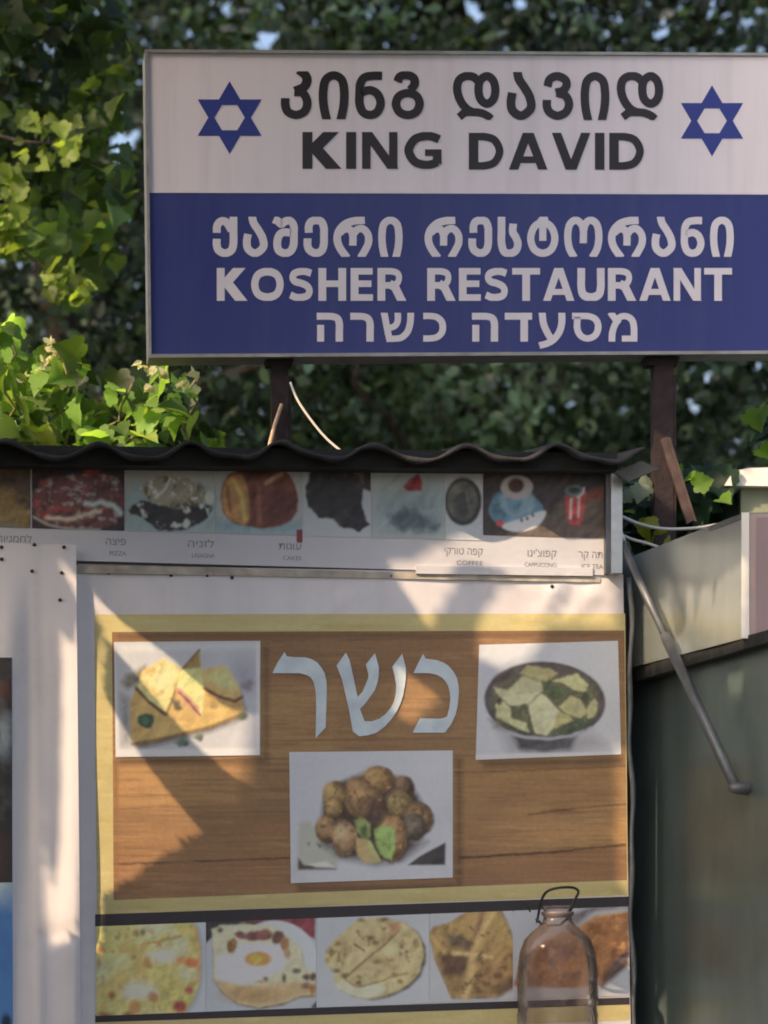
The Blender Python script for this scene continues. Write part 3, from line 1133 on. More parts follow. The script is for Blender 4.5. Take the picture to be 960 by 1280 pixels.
heb = {'pizza': 'פיצה', 'las': 'לזניה', 'cake': 'עוגות', 'bread': 'לחמניות', 'turk': 'קפה טורקי', 'capp': "קפוצ'ינו", 'ice': 'תה קר'}
mb_pl = lambda a, b, o: F(a, my(a, b), .0206 + .0015 * math.sin(a / 120.0))
for (h, e, x1, wh, we) in (('bread', None, 40, 44, 0), ('pizza', 'PIZZA', 158, 25, 21), ('las', 'LASAGNA', 268, 36, 28), ('cake', 'CAKES', 377, 28, 23),
                           ('turk', 'COFFEE', 604, 48, 40), ('capp', 'CAPPUCCINO', 696, 36, 40), ('ice', 'ICE TEA', 754, 30, 27)):
    small_text(heb[h], x1, 680, 9.5, .0225, BOARD, mb_pl, 'ink_grey', wh)
    if e:
        small_text(e, x1, 693, 5.6, .0225, BOARD, mb_pl, 'ink_grey', we)
small_text('FRESH', 750, 650, 4, .0225, BOARD, mb_pl, 'ink_white', 14)
picture('sticker', [(371, 662), (378, 662), (378, 678), (371, 678)], .0228, lambda X, Y: Ink(X, Y, A(116, 48, 56)), menu, md, 2)

# batten under the menu board
bat = thing('batten', F(430, 720, .01), 'narrow stained board ledge between the menu board and the big food poster', 'ledge')
mb = MB()
mb.slab([F(98, 705, .018), F(750, 722, .018), F(750, 728, .018), F(98, 716, .018)], -N * .010)
mb.build('strip', M['wood_edge'], bat)
mb = MB()
mb.slab([F(520, 707, .0245), F(741, 709.5, .0245), F(741, 720, .0245), F(520, 717, .0245)], -N * .006)
mb.build('ledge', M['board_white'], bat)


# ------------------------------------------------------------------ the big food poster
poster = thing('food_poster', F(450, 1500, .006), 'big hanging food poster with sandwich, falafel and dumpling bowl photos on a wood print', 'poster')


def pd(x, y):
    z = 0.0022 * np.sin(x / 92.0 + .6) * np.sin(y / 150.0 + .8) + 0.0012 * np.sin(x / 37.0 + y / 55.0)
    z = z + 0.0040 * np.exp(-((x - 740 + (y - 745) * .9) / 15) ** 2) * np.exp(-((y - 748) / 34) ** 2)
    z = z + 0.0034 * np.exp(-((x - 690 + (y - 745) * .7) / 12) ** 2) * np.exp(-((y - 750) / 30) ** 2)
    z = z + 0.0026 * np.exp(-((y - 735 - (x - 640) * .10) / 9) ** 2) * np.clip((x - 560) / 120, 0, 1)
    z = z + 0.0022 * np.exp(-((x - 410 + (y - 765) * 1.6) / 12) ** 2) * np.exp(-((y - 765) / 25) ** 2)
    z = z + 0.0015 * np.exp(-((y - 1128 + .036 * (x - 120)) / 8) ** 2)
    return z


PV = sheet('vinyl_sheet', 0, 0, 0, 0, .012, pd, poster, M['vinyl'], 150, 160, quad=[(92, 706), (779, 718), (793, 1560), (92, 1560)])


def p_gold(X, Y):
    k = Ink(X, Y, A(164, 144, 96))
    k.mottle(A(152, 130, 78), .5, 60, 5, .2, op=.7, sy=9)
    k.mottle(A(178, 160, 112), .58, 40, 15, .15, op=.5, sy=7)
    k.grain(.10, 3, 4)
    return k


picture('gold_border', [(118, 768), (781.5, 767), (785, 1119), (121, 1143)], .0126, p_gold, poster, pd, 2.2)


def p_wood(X, Y):
    k = Ink(X, Y, A(128, 92, 60))
    for y0, y1, x0, x1, c in ((780, 862, 130, 800, (118, 82, 54)), (862, 950, 130, 420, (136, 98, 62)), (862, 925, 420, 800, (126, 90, 58)), (952, 1012, 130, 300, (146, 104, 64)), (1012, 1078, 130, 420, (124, 86, 56)),
                              (960, 1012, 560, 800, (138, 98, 60)), (1012, 1068, 560, 800, (146, 104, 64)), (1070, 1140, 130, 800, (126, 86, 58))):
        k.poly([(x0, y0 + (x0 - 140) * -.015), (x1, y0 + (x1 - 140) * -.015), (x1, y1 + (x1 - 140) * -.015), (x0, y1 + (x0 - 140) * -.015)], A(*c), 12, op=.8)
    k.mottle(A(102, 74, 52), .47, 190, 3, .3, op=.7, sy=46)
    k.mottle(A(150, 108, 70), .55, 160, 8, .25, op=.5, sy=60)
    k.mottle(A(98, 66, 44), .58, 90, 12, .2, op=.35, sy=9)
    k.mottle(A(80, 52, 38), .66, 90, 19, .08, op=.4, sy=5)
    for pts, wd, op in (([(140, 952), (366, 948)], 2.2, .4), ([(140, 1080), (250, 1077), (366, 1072)], 2.6, .75), ([(570, 966), (782, 958)], 1.8, .5), ([(575, 1072), (680, 1066), (783, 1056)], 2.8, .85),
                        ([(660, 1018), (720, 1010), (783, 1006)], 2.2, .6), ([(340, 926), (600, 922)], 1.6, .35), ([(330, 800), (600, 798)], 2.0, .35), ([(142, 1012), (200, 1008), (260, 1012)], 1.5, .35)):
        k.line(pts, wd, A(52, 32, 26), 2.4, op=op, wob=1.4, seed=int(wd * 10))
    k.ell(703, 1013, 16, 4, A(84, 52, 38), 6, op=.7, wob=2)
    k.ell(240, 880, 20, 5, A(92, 60, 42), 8, op=.5, wob=2)
    # printed drop shadows of the three photos, part of the artwork
    for q in ([(330, 806), (336, 806), (336, 955), (150, 956), (150, 948), (330, 948)], [(570, 945), (578, 948), (578, 1114), (372, 1116), (372, 1106), (570, 1104)], [(600, 950), (779, 946), (779, 956), (606, 960)]):
        k.poly(q, A(66, 44, 34), 9, op=.65)
    k.poly([(140, 790), (779, 790), (779, 797), (140, 799)], A(96, 66, 44), 6, op=.8)
    k.poly([(140, 790), (147, 790), (149, 1124), (142, 1124)], A(118, 80, 50), 4, op=.7)
    k.mottle(A(100, 70, 48), .5, 50, 63, .2, op=.5, sy=2.6)
    k.mottle(A(156, 116, 76), .56, 70, 67, .2, op=.4, sy=3.4)
    k.grain(.2, 3, 14)
    k.C = k.C * np.array([1.08, 1.09, 1.07])
    return k


WOOD = picture('wood_print', [(140, 790), (780.5, 788), (783.5, 1100), (142, 1125)], .0132, p_wood, poster, pd, 1.4)


def o2(x, y):
    return (130 + x * .21875, 790 + y * .21875)


def p_sandwich(X, Y):
    k = Ink(X, Y, A(164, 158, 166))
    k.mottle(A(148, 142, 152), .5, 50, 2, .2, op=.6)
    o = o2
    k.poly([o(0, 50), o(60, 50), o(95, 700), o(60, 720), o(0, 720)], A(176, 171, 178), 3)
    k.poly([o(100, 80), o(400, 60), o(880, 62), o(878, 100), o(500, 110), o(120, 110)], A(174, 169, 175), 8)
    k.ell(*o(800, 240), 22, 26, A(140, 134, 148), 18, op=.6)
    k.poly([o(125, 250), o(240, 195), o(260, 240), o(170, 300), o(130, 330), o(105, 290)], A(108, 96, 84), 8, wob=3, seed=3)
    k.poly([o(95, 350), o(150, 380), o(150, 640), o(98, 650)], A(134, 128, 132), 10)
    board = [o(150, 400), o(185, 300), o(430, 210), o(760, 300), o(800, 440), o(770, 480), o(600, 548), o(330, 615), o(190, 645), o(152, 610)]
    k.poly([(a + 3, b + 5) for a, b in board], A(66, 56, 50), 8, op=.8)
    k.poly(board, A(178, 142, 82), 3, sm=False)
    k.mottle(A(160, 120, 68), .5, 30, 7, .15, op=.6, within=k.inside(board, 4), sy=12)
    k.line([o(165, 640), o(330, 612), o(600, 545), o(780, 475)], 4, A(116, 88, 56), 3)
    # standing bread corner at the back
    k.poly([o(440, 220), o(545, 100), o(555, 215), o(480, 235)], A(150, 118, 64), 3)
    k.line([o(440, 222), o(545, 102)], 2.6, A(112, 76, 42), 2)
    # left slice
    k.poly([o(190, 320), o(215, 225), o(340, 150), o(430, 200), o(410, 330), o(360, 465)], A(196, 162, 98), 3)
    k.poly([o(240, 260), o(340, 165), o(420, 210), o(390, 300), o(350, 400)], A(214, 184, 122), 12)
    k.mottle(A(172, 134, 74), .56, 12, 29, .08, op=.7, within=k.inside([o(190, 320), o(215, 225), o(340, 150), o(430, 200), o(410, 330), o(360, 465)], 4))
    k.line([o(188, 322), o(260, 400), o(355, 470)], 5, A(96, 60, 38), 2.5, wob=1)
    k.line([o(200, 310), o(265, 382), o(350, 445)], 4, A(206, 176, 112), 3)
    k.line([o(355, 470), o(395, 380), o(415, 300)], 3, A(128, 94, 60), 2)
    # middle slice with ham
    k.poly([o(410, 320), o(440, 215), o(560, 200), o(575, 330), o(560, 480)], A(206, 174, 110), 3)
    k.poly([o(405, 305), o(440, 325), o(545, 430), o(550, 485), o(470, 415), o(415, 340)], A(176, 120, 106), 3)
    k.line([o(430, 345), o(500, 415), o(548, 475)], 2.6, A(122, 70, 62), 2, wob=.8)
    k.poly([o(385, 380), o(430, 395), o(450, 440), o(405, 445)], A(92, 78, 64), 4, wob=2, seed=3)
    # right slice
    k.poly([o(575, 320), o(560, 215), o(680, 190), o(780, 330), o(780, 385), o(750, 400)], A(186, 150, 88), 4)
    k.poly([o(590, 250), o(700, 200), o(765, 320), o(680, 330)], A(204, 172, 112), 10)
    k.line([o(578, 325), o(660, 370), o(745, 395), o(785, 372)], 4, A(112, 62, 46), 2.4, wob=.8)
    k.line([o(600, 360), o(680, 400)], 4, A(162, 124, 72), 3)
    # herbs
    k.ell(*o(240, 510), 10, 9, A(54, 74, 58), 3, wob=4, seed=6)
    k.ell(*o(236, 508), 5, 5, A(70, 98, 72), 3, wob=3, seed=6)
    k.ell(*o(450, 632), 9, 5, A(84, 104, 82), 3, wob=3, seed=9)
    k.ell(*o(545, 600), 5, 4, A(84, 88, 78), 3, wob=3, seed=19)
    k.ell(*o(790, 485), 6, 4, A(78, 84, 62), 3, wob=3, seed=10)
    k.ell(*o(820, 300), 8, 7, A(128, 114, 126), 5, wob=4, seed=12)
    k.ell(*o(630, 420), 5, 4, A(146, 118, 72), 3, wob=3, seed=13)
    k.poly([o(55, 670), o(890, 660), o(890, 710), o(55, 715)], A(182, 177, 183), 3, op=.8)
    k.poly([o(868, 60), o(890, 60), o(890, 710), o(872, 710)], A(184, 179, 185), 2.5, op=.8)
    k.grain(.09, 3, 6)
    return k


picture('food_photo', [(142.5, 802.5), (325.5, 801), (325, 944), (144.5, 946.5)], .0152, p_sandwich, WOOD, pd, 1.0, label='photo of toasted sandwiches on a board')


def o4(x, y):
    return (350 + x * .25, 930 + y * .25)


def p_falafel(X, Y):
    k = Ink(X, Y, A(172, 166, 174))
    o = o4
    k.mottle(A(160, 154, 164), .5, 60, 2, .2, op=.6)
    k.poly([o(90, 400), o(150, 390), o(290, 545), o(290, 625), o(90, 628)], A(158, 152, 144), 6, wob=3)
    k.poly([o(90, 568), o(120, 605), o(280, 620), o(280, 628), o(90, 628)], A(74, 62, 54), 3)
    k.poly([o(140, 600), o(230, 585), o(280, 618), o(180, 616)], A(190, 182, 168), 3)
    k.poly([o(638, 606), o(700, 560), o(828, 492), o(826, 604)], A(60, 54, 56), 2)
    k.poly([o(190, 495), o(300, 575), o(480, 610), o(620, 585), o(740, 490), o(640, 460), o(300, 500)], A(74, 60, 60), 10, op=.7)
    k.poly([o(230, 250), o(330, 180), o(480, 140), o(640, 200), o(730, 340), o(720, 450), o(600, 500), o(300, 520), o(210, 440)], A(70, 52, 44), 8, sm=True)
    balls = [(610, 210, 55, 52, (104, 74, 54)), (490, 178, 76, 66, (136, 98, 58)), (385, 235, 64, 66, (118, 84, 52)), (275, 260, 62, 74, (142, 106, 62)), (420, 290, 92, 92, (130, 94, 58)), (270, 318, 46, 52, (128, 96, 56)),
             (600, 300, 62, 64, (134, 106, 62)), (695, 370, 66, 76, (118, 86, 56)), (672, 410, 54, 62, (86, 70, 58)), (228, 424, 50, 62, (132, 96, 62)), (325, 470, 62, 86, (150, 112, 78)), (560, 470, 72, 112, (138, 98, 62))]
    for i, (a, b, rx, ry, c) in enumerate(balls):
        cx, cy = o(a, b)
        rx, ry = rx * .25, ry * .25
        k.ell(cx + 1.5, cy + 2.5, rx + 1, ry + 1, A(66, 48, 42), 4, wob=2, seed=i)
        k.ell(cx, cy, rx, ry, A(*c), 2, wob=2.0, seed=i + 3, sc=7)
        ins = k.inell(cx, cy, rx, ry, 4)
        k.ell(cx - rx * .25, cy - ry * .3, rx * .6, ry * .55, A(*[min(255, v + 24) for v in c]), rx * .8, op=.8)
        k.ell(cx - rx * .32, cy - ry * .38, rx * .34, ry * .3, A(*[min(255, v * 1.45) for v in c]), rx * .5, op=.75)
        rr_ = np.hypot((k.X - cx) / rx, (k.Y - cy) / ry)
        k.blend(np.clip((rr_ + ((k.X - cx) + (k.Y - cy)) / (rx + ry) * .5 - .62) / .5, 0, 1) * ins * .8, A(*[v * .48 for v in c]))
        k.mottle(A(*[v * .72 for v in c]), .56, 6, 60 + i, .08, op=.75, within=ins)
        k.mottle(A(*[min(255, v * 1.22) for v in c]), .62, 5, 90 + i, .06, op=.7, within=ins)
    k.ell(*o(470, 330), 12, 16, A(84, 60, 52), 10, op=.7)
    k.ell(*o(450, 370), 6, 4, A(62, 46, 44), 5, op=.8)
    k.poly([o(370, 380), o(410, 368), o(450, 400), o(452, 470), o(420, 480), o(380, 430)], A(124, 130, 74), 3, wob=2, seed=4, sc=6)
    k.poly([o(395, 420), o(430, 400), o(440, 460), o(415, 470)], A(78, 92, 54), 3, wob=2, seed=5)
    k.poly([o(378, 470), o(440, 480), o(500, 545), o(502, 590), o(430, 595), o(385, 560)], A(168, 140, 92), 3, wob=2, seed=7)
    k.poly([o(440, 480), o(500, 540), o(500, 590), o(455, 545)], A(160, 162, 96), 4, wob=2, seed=8)
    gp = [o(470, 432), o(520, 400), o(570, 425), o(580, 500), o(560, 585), o(520, 570), o(485, 510)]
    k.poly(gp, A(138, 158, 84), 3, wob=2, seed=9, sc=6)
    k.mottle(A(112, 130, 62), .54, 6, 44, .1, op=.7, within=k.inside(gp, 4))
    k.line([o(464, 440), o(462, 490), o(505, 570)], 2.4, A(62, 54, 40), 2)
    k.poly([o(135, 495), o(150, 490), o(145, 510)], A(112, 100, 88), 2)
    k.poly([o(185, 500), o(205, 505), o(200, 522)], A(96, 84, 76), 2)
    k.grain(.09, 3, 9)
    return k


picture('food_photo', [(361.5, 940), (566, 938), (566, 1097), (363.5, 1104)], .0156, p_falafel, WOOD, pd, 1.0, label='photo of falafel balls with one broken open')


def o3(x, y):
    return (585 + x * .21354, 790 + y * .21354)


def p_dumplings(X, Y):
    k = Ink(X, Y, A(172, 166, 174))
    o = o3
    k.mottle(A(158, 152, 164), .5, 60, 2, .2, op=.6)
    k.poly([o(180, 560), o(430, 640), o(720, 590), o(800, 660), o(600, 712), o(240, 712)], A(138, 130, 136), 20, op=.8)
    k.poly([o(250, 600), o(640, 610), o(600, 690), o(440, 708), o(310, 690)], A(74, 68, 74), 8)
    cx, cy = o(450, 400)
    k.ell(cx, cy, 352 * .2135, 226 * .2135, A(66, 56, 60), 2.5, rot=.05)
    k.ell(cx, cy + 2, 352 * .2135, 220 * .2135, A(72, 64, 72), 2, rot=.05)
    k.line([o(120, 510), o(200, 575), o(330, 615), o(480, 625), o(600, 605), o(720, 560)], 4, A(150, 144, 156), 2.5)
    k.ell(cx, cy - 2, 335 * .2135, 205 * .2135, A(84, 70, 66), 3, rot=.05)
    k.ell(o(230, 285)[0], o(230, 285)[1], 16, 10, A(70, 58, 54), 6)
    k.poly([o(150, 560), o(480, 610), o(720, 540), o(760, 400), o(740, 300), o(300, 240), o(150, 330)], A(96, 90, 68), 10, op=.8)
    pcs = [([(150, 320), (230, 345), (330, 250), (420, 270), (440, 340), (360, 400), (230, 410), (180, 380)], (158, 150, 116)),
           ([(300, 240), (350, 195), (480, 215), (520, 240), (470, 290), (400, 280)], (150, 136, 92)),
           ([(490, 285), (560, 262), (640, 245), (705, 305), (690, 350), (620, 340), (560, 300)], (172, 164, 116)),
           ([(530, 440), (600, 370), (660, 400), (700, 470), (660, 505), (580, 480)], (166, 154, 110)),
           ([(165, 430), (210, 400), (250, 440), (250, 500), (340, 530), (360, 590), (270, 560), (220, 520), (165, 500)], (172, 164, 122)),
           ([(690, 460), (740, 385), (760, 420), (740, 490), (700, 510)], (160, 152, 110)),
           ([(350, 420), (400, 350), (460, 380), (530, 460), (520, 540), (460, 605), (390, 590), (365, 500)], (186, 176, 138)),
           ([(200, 385), (330, 360), (420, 350), (350, 425), (240, 430)], (178, 168, 134)),
           ([(520, 470), (590, 480), (620, 520), (540, 560), (500, 560)], (162, 146, 96))]
    for i, (P, c) in enumerate(pcs):
        PP = [o(a, b) for a, b in P]
        k.poly([(a + 1, b + 2) for a, b in PP], A(96, 84, 58), 4, op=.7)
        k.poly(PP, A(*c), 2.2, wob=2.0, seed=i, sc=7)
        ins = k.inside(PP, 4)
        k.mottle(A(*[v * .86 for v in c]), .52, 12, 70 + i, .15, op=.7, within=ins)
        k.mottle(A(*[min(235, v * 1.10) for v in c]), .58, 9, 30 + i, .1, op=.7, within=ins)
    for P, c in (([(440, 330), (470, 280), (520, 330), (560, 330), (570, 370), (510, 410), (470, 380)], (74, 80, 52)), ([(250, 440), (340, 420), (355, 440), (365, 560), (330, 500), (260, 515)], (82, 80, 56)),
                 ([(650, 380), (690, 345), (720, 390), (690, 430)], (70, 66, 50)), ([(500, 580), (540, 545), (640, 505), (720, 510), (700, 560), (600, 600), (490, 610)], (74, 78, 62)), ([(165, 400), (190, 385), (200, 420), (180, 430)], (62, 56, 50)),
                 ([(190, 525), (250, 545), (340, 590), (300, 595), (200, 545)], (66, 60, 54)), ([(700, 330), (750, 340), (750, 380), (715, 385)], (92, 92, 66))):
        PP = [o(a, b) for a, b in P]
        k.poly(PP, A(*c), 3, wob=2.5, seed=len(P), sc=6)
        k.mottle(A(*[v * 1.4 for v in c]), .58, 6, 77, .08, op=.6, within=k.inside(PP, 3))
    k.poly([o(30, 715), o(890, 700), o(890, 722), o(40, 745)], A(184, 179, 186), 2.5)
    k.grain(.09, 3, 11)
    return k


picture('food_photo', [(599, 806), (772.5, 801), (776.5, 943), (594.5, 950)], .0152, p_dumplings, WOOD, pd, 1.0, label='photo of dumplings in a dark bowl')

# the three big letters
LW = [[(38, 190), (66, 135), (95, 92), (105, 112), (140, 116), (190, 117), (222, 126), (245, 140), (266, 165), (280, 190), (288, 225), (290, 260), (288, 340), (285, 440), (238, 490), (240, 390), (240, 300), (236, 262), (228, 230), (216, 210), (200, 200), (165, 190)],
      [(335, 155), (378, 95), (395, 130), (412, 205), (432, 300), (455, 275), (470, 240), (480, 215), (482, 195), (470, 150), (512, 97), (530, 160), (530, 200), (525, 230), (512, 268), (490, 300), (468, 330), (443, 355), (465, 412), (500, 412), (532, 400), (560, 380), (585, 350), (600, 320), (608, 285), (610, 250), (603, 205), (592, 160), (638, 100), (655, 165), (655, 210), (650, 250), (642, 292), (630, 330), (612, 368), (590, 400), (558, 436), (520, 465), (480, 477), (440, 482), (410, 460), (400, 405), (390, 350), (375, 285), (360, 220)],
      [(690, 190), (712, 142), (735, 100), (745, 122), (800, 130), (828, 140), (850, 155), (873, 180), (890, 210), (898, 245), (900, 280), (895, 335), (885, 380), (864, 425), (835, 465), (760, 465), (685, 465), (720, 398), (800, 400), (825, 398), (845, 390), (855, 350), (860, 310), (857, 278), (850, 250), (838, 228), (820, 210), (795, 197), (760, 190)]]
mb = MB()
for P in LW:
    lay_outline(mb, [(330 + a * .2708, 790 + b * .2708) for a, b in P], .0160, pd)
mb.build('lettering', M['ink_silver'], WOOD)


# lower row of food photos with its black rules
def yt(x):
    return 1158 - .0376 * (x - 120)


def yb(x):
    return 1270 - .0385 * (x - 120)


def black_rule(y0, y1):
    return [(119, y0), (787, y0 - .0335 * 668), (787, y1 - .0335 * 668), (119, y1)]


def p_black(X, Y):
    k = Ink(X, Y, A(46, 40, 44))
    k.grain(.2)
    return k


for a, b in ((1143, 1158), (1269, 1278)):
    picture('black_rule', black_rule(a, b), .0130, p_black, poster, pd, 4)
picture('gold_border', [(119, 1278), (787, 1254), (787, 1275), (119, 1300)], .0126, p_gold, poster, pd, 3)


def q5(x, y):
    return (110 + x / 6, 1130 + y / 6)


def p_cheese(X, Y):
    k = Ink(X, Y, A(166, 164, 172))
    o = q5
    body = [o(60, 140), o(770, 110), o(815, 190), o(840, 320), o(840, 470), o(830, 600), o(790, 720), o(710, 840), o(60, 860)]
    k.poly([(a + 4, b + 1) for a, b in body], A(122, 112, 116), 6, op=.5)
    k.poly(body, A(182, 164, 92), 2)
    ins = k.inside(body, 5)
    k.mottle(A(196, 186, 128), .5, 26, 3, .12, within=ins)
    k.mottle(A(186, 152, 84), .55, 22, 14, .1, op=.8, within=ins)
    k.mottle(A(160, 148, 80), .60, 12, 25, .08, op=.7, within=ins)
    k.mottle(A(166, 118, 70), .66, 10, 35, .06, op=.7, within=ins)
    for a, b, rx, ry, c in ((560, 390, 18, 10, (206, 200, 158)), (380, 650, 20, 11, (206, 202, 156)), (530, 160, 14, 9, (202, 196, 142)), (240, 430, 14, 10, (198, 186, 120)), (690, 310, 12, 12, (204, 194, 134)), (740, 520, 12, 8, (206, 194, 134))):
        k.ell(*o(a, b), rx, ry, A(*c), 8, wob=4, seed=a)
    for a, b, rx, ry, c in ((450, 440, 5, 6, (166, 122, 62)), (175, 685, 4, 5, (146, 92, 44)), (350, 770, 7, 9, (176, 126, 72)), (485, 700, 6, 6, (170, 118, 80)), (780, 440, 9, 6, (184, 96, 60)), (700, 420, 6, 5, (188, 124, 74)), (760, 650, 5, 5, (152, 70, 60)),
                            (690, 770, 8, 8, (150, 62, 60)), (90, 340, 3, 5, (168, 98, 66)), (140, 830, 9, 3, (164, 92, 64)), (80, 440, 2, 5, (160, 92, 66)), (360, 215, 4, 4, (146, 118, 66)), (410, 215, 3, 4, (118, 112, 54)), (215, 255, 3, 3, (138, 110, 60)), (345, 400, 3, 3, (136, 122, 64)), (300, 830, 6, 4, (160, 104, 62))):
        k.ell(*o(a, b), rx, ry, A(*c), 4, wob=2.5, seed=a, op=.9)
    k.line([o(400, 310), o(480, 290), o(560, 275), o(690, 245)], 3, A(172, 116, 62), 2.5, op=.8, wob=2)
    k.line([o(805, 180), o(830, 320), o(832, 470), o(822, 590)], 3.5, A(190, 136, 72), 3, op=.8)
    k.grain(.10, 3, 7)
    return k


def q6(x, y):
    return (250 + x / 6, 1130 + y / 6)


def p_boat(X, Y):
    k = Ink(X, Y, A(160, 158, 168))
    o = q6
    k.poly([o(35, 130), o(480, 70), o(480, 160), o(150, 160), o(80, 260), o(38, 300)], A(54, 50, 52), 2.5)
    k.poly([o(300, 130), o(480, 80), o(868, 60), o(862, 265), o(700, 180), o(540, 140)], A(128, 56, 64), 2.5)
    k.ell(*o(560, 430), 54, 51, A(176, 172, 182), 2)
    body = [o(90, 190), o(150, 165), o(330, 150), o(540, 160), o(650, 230), o(760, 330), o(790, 480), o(870, 520), o(865, 680), o(740, 690), o(620, 745), o(440, 775), o(280, 740), o(160, 650), o(105, 560), o(95, 350)]
    k.poly([(a, b + 2.5) for a, b in body], A(72, 58, 58), 3)
    k.poly(body, A(194, 172, 144), 3, wob=1.5)
    k.poly([o(105, 570), o(250, 600), o(450, 610), o(700, 580), o(860, 600), o(860, 680), o(740, 690), o(620, 740), o(440, 770), o(280, 735), o(160, 650)], A(176, 144, 102), 10)
    k.ell(*o(400, 690), 36, 9, A(160, 122, 80), 9, op=.7)
    k.poly([o(110, 380), o(250, 360), o(280, 280), o(380, 300), o(560, 290), o(650, 400), o(620, 500), o(440, 590), o(330, 605), o(120, 560)], A(202, 196, 184), 5, wob=3, seed=3)
    k.ell(*o(570, 380), 13, 13, A(198, 198, 188), 6)
    for a, b, rx, ry, c in ((300, 235, 6, 5, (118, 70, 66)), (400, 240, 13, 6, (112, 64, 66)), (480, 230, 10, 7, (126, 74, 70)), (585, 250, 8, 8, (96, 60, 56)), (635, 300, 5, 9, (148, 104, 68)), (655, 370, 4, 6, (166, 128, 92)), (235, 315, 6, 8, (122, 82, 46)), (250, 280, 4, 4, (142, 96, 58)),
                            (490, 565, 3, 3, (92, 72, 50)), (630, 550, 3, 5, (110, 84, 60)), (725, 505, 5, 3.5, (114, 100, 86)), (800, 550, 5, 4, (96, 72, 62)), (850, 545, 4, 5, (92, 66, 58)), (790, 610, 6, 4, (132, 96, 74)), (840, 640, 4, 6, (150, 100, 66)), (150, 190, 3, 3, (92, 82, 66)), (460, 580, 6, 2, (168, 132, 84))):
        k.ell(*o(a, b), rx, ry, A(*c), 3, wob=2.2, seed=a)
    k.ell(*o(435, 412), 16, 9, A(198, 128, 40), 3)
    k.ell(*o(425, 405), 8, 5, A(212, 150, 56), 4)
    k.line([o(410, 450), o(455, 415)], 2, A(212, 180, 124), 2)
    k.poly([o(840, 760), o(885, 715), o(885, 780), o(835, 785)], A(62, 60, 64), 3)
    k.grain(.08, 3, 17)
    return k


def q7(x, y):
    return (390 + x / 6, 1120 + y / 6)


def p_flatbread(X, Y):
    k = Ink(X, Y, A(164, 161, 168))
    o = q7
    cx, cy = o(470, 465)
    body = [o(95, 450), o(150, 350), o(260, 250), o(350, 180), o(500, 165), o(650, 185), o(770, 260), o(830, 370), o(830, 480), o(790, 590), o(700, 680), o(560, 745), o(430, 770), o(280, 740), o(180, 670), o(160, 560), o(110, 520)]
    k.poly([(a + 4, b + 2) for a, b in body], A(88, 72, 66), 4)
    k.poly(body, A(178, 156, 112), 2.5, sm=True, wob=1.2)
    ins = k.inside(body, 5, True)
    k.mottle(A(160, 132, 88), .53, 18, 3, .12, op=.8, within=ins)
    k.mottle(A(192, 172, 130), .55, 22, 12, .12, op=.6, within=ins)
    k.mottle(A(134, 104, 66), .62, 10, 23, .06, op=.75, within=ins)
    k.poly([o(170, 670), o(240, 630), o(340, 680), o(480, 660), o(560, 700), o(430, 768), o(280, 738)], A(196, 182, 150), 4, sm=True)
    k.poly([o(560, 200), o(640, 195), o(670, 240), o(600, 290)], A(166, 116, 84), 6, wob=2)
    k.line([o(650, 265), o(540, 370), o(400, 480), o(250, 610)], 2.4, A(126, 96, 60), 2, op=.9, wob=.8)
    k.line([o(250, 630), o(340, 680), o(480, 650), o(640, 590), o(720, 580)], 2.2, A(134, 106, 70), 2, op=.8, wob=1.5)
    k.line([o(320, 360), o(390, 410)], 2.5, A(120, 92, 58), 2, wob=1)
    for a, b, rx, ry in ((150, 420, 3, 5), (190, 360, 4, 3), (370, 185, 5, 2.5), (490, 490, 6, 3), (540, 180, 7, 2.5), (440, 310, 5, 3), (470, 350, 4, 3), (345, 270, 2.5, 2.5), (670, 380, 3, 4), (660, 430, 2, 3), (710, 420, 3, 2.5), (190, 560, 6, 3), (240, 600, 4, 3), (350, 655, 4, 3), (620, 590, 4, 2.5), (660, 640, 4, 3)):
        k.ell(*o(a, b), rx, ry, A(118, 90, 56), 3, wob=2, seed=a, op=.8)
    k.grain(.09, 3, 27)
    return k


def q8(x, y):
    return (530 + x * .28125, 1100 + y * .28125)


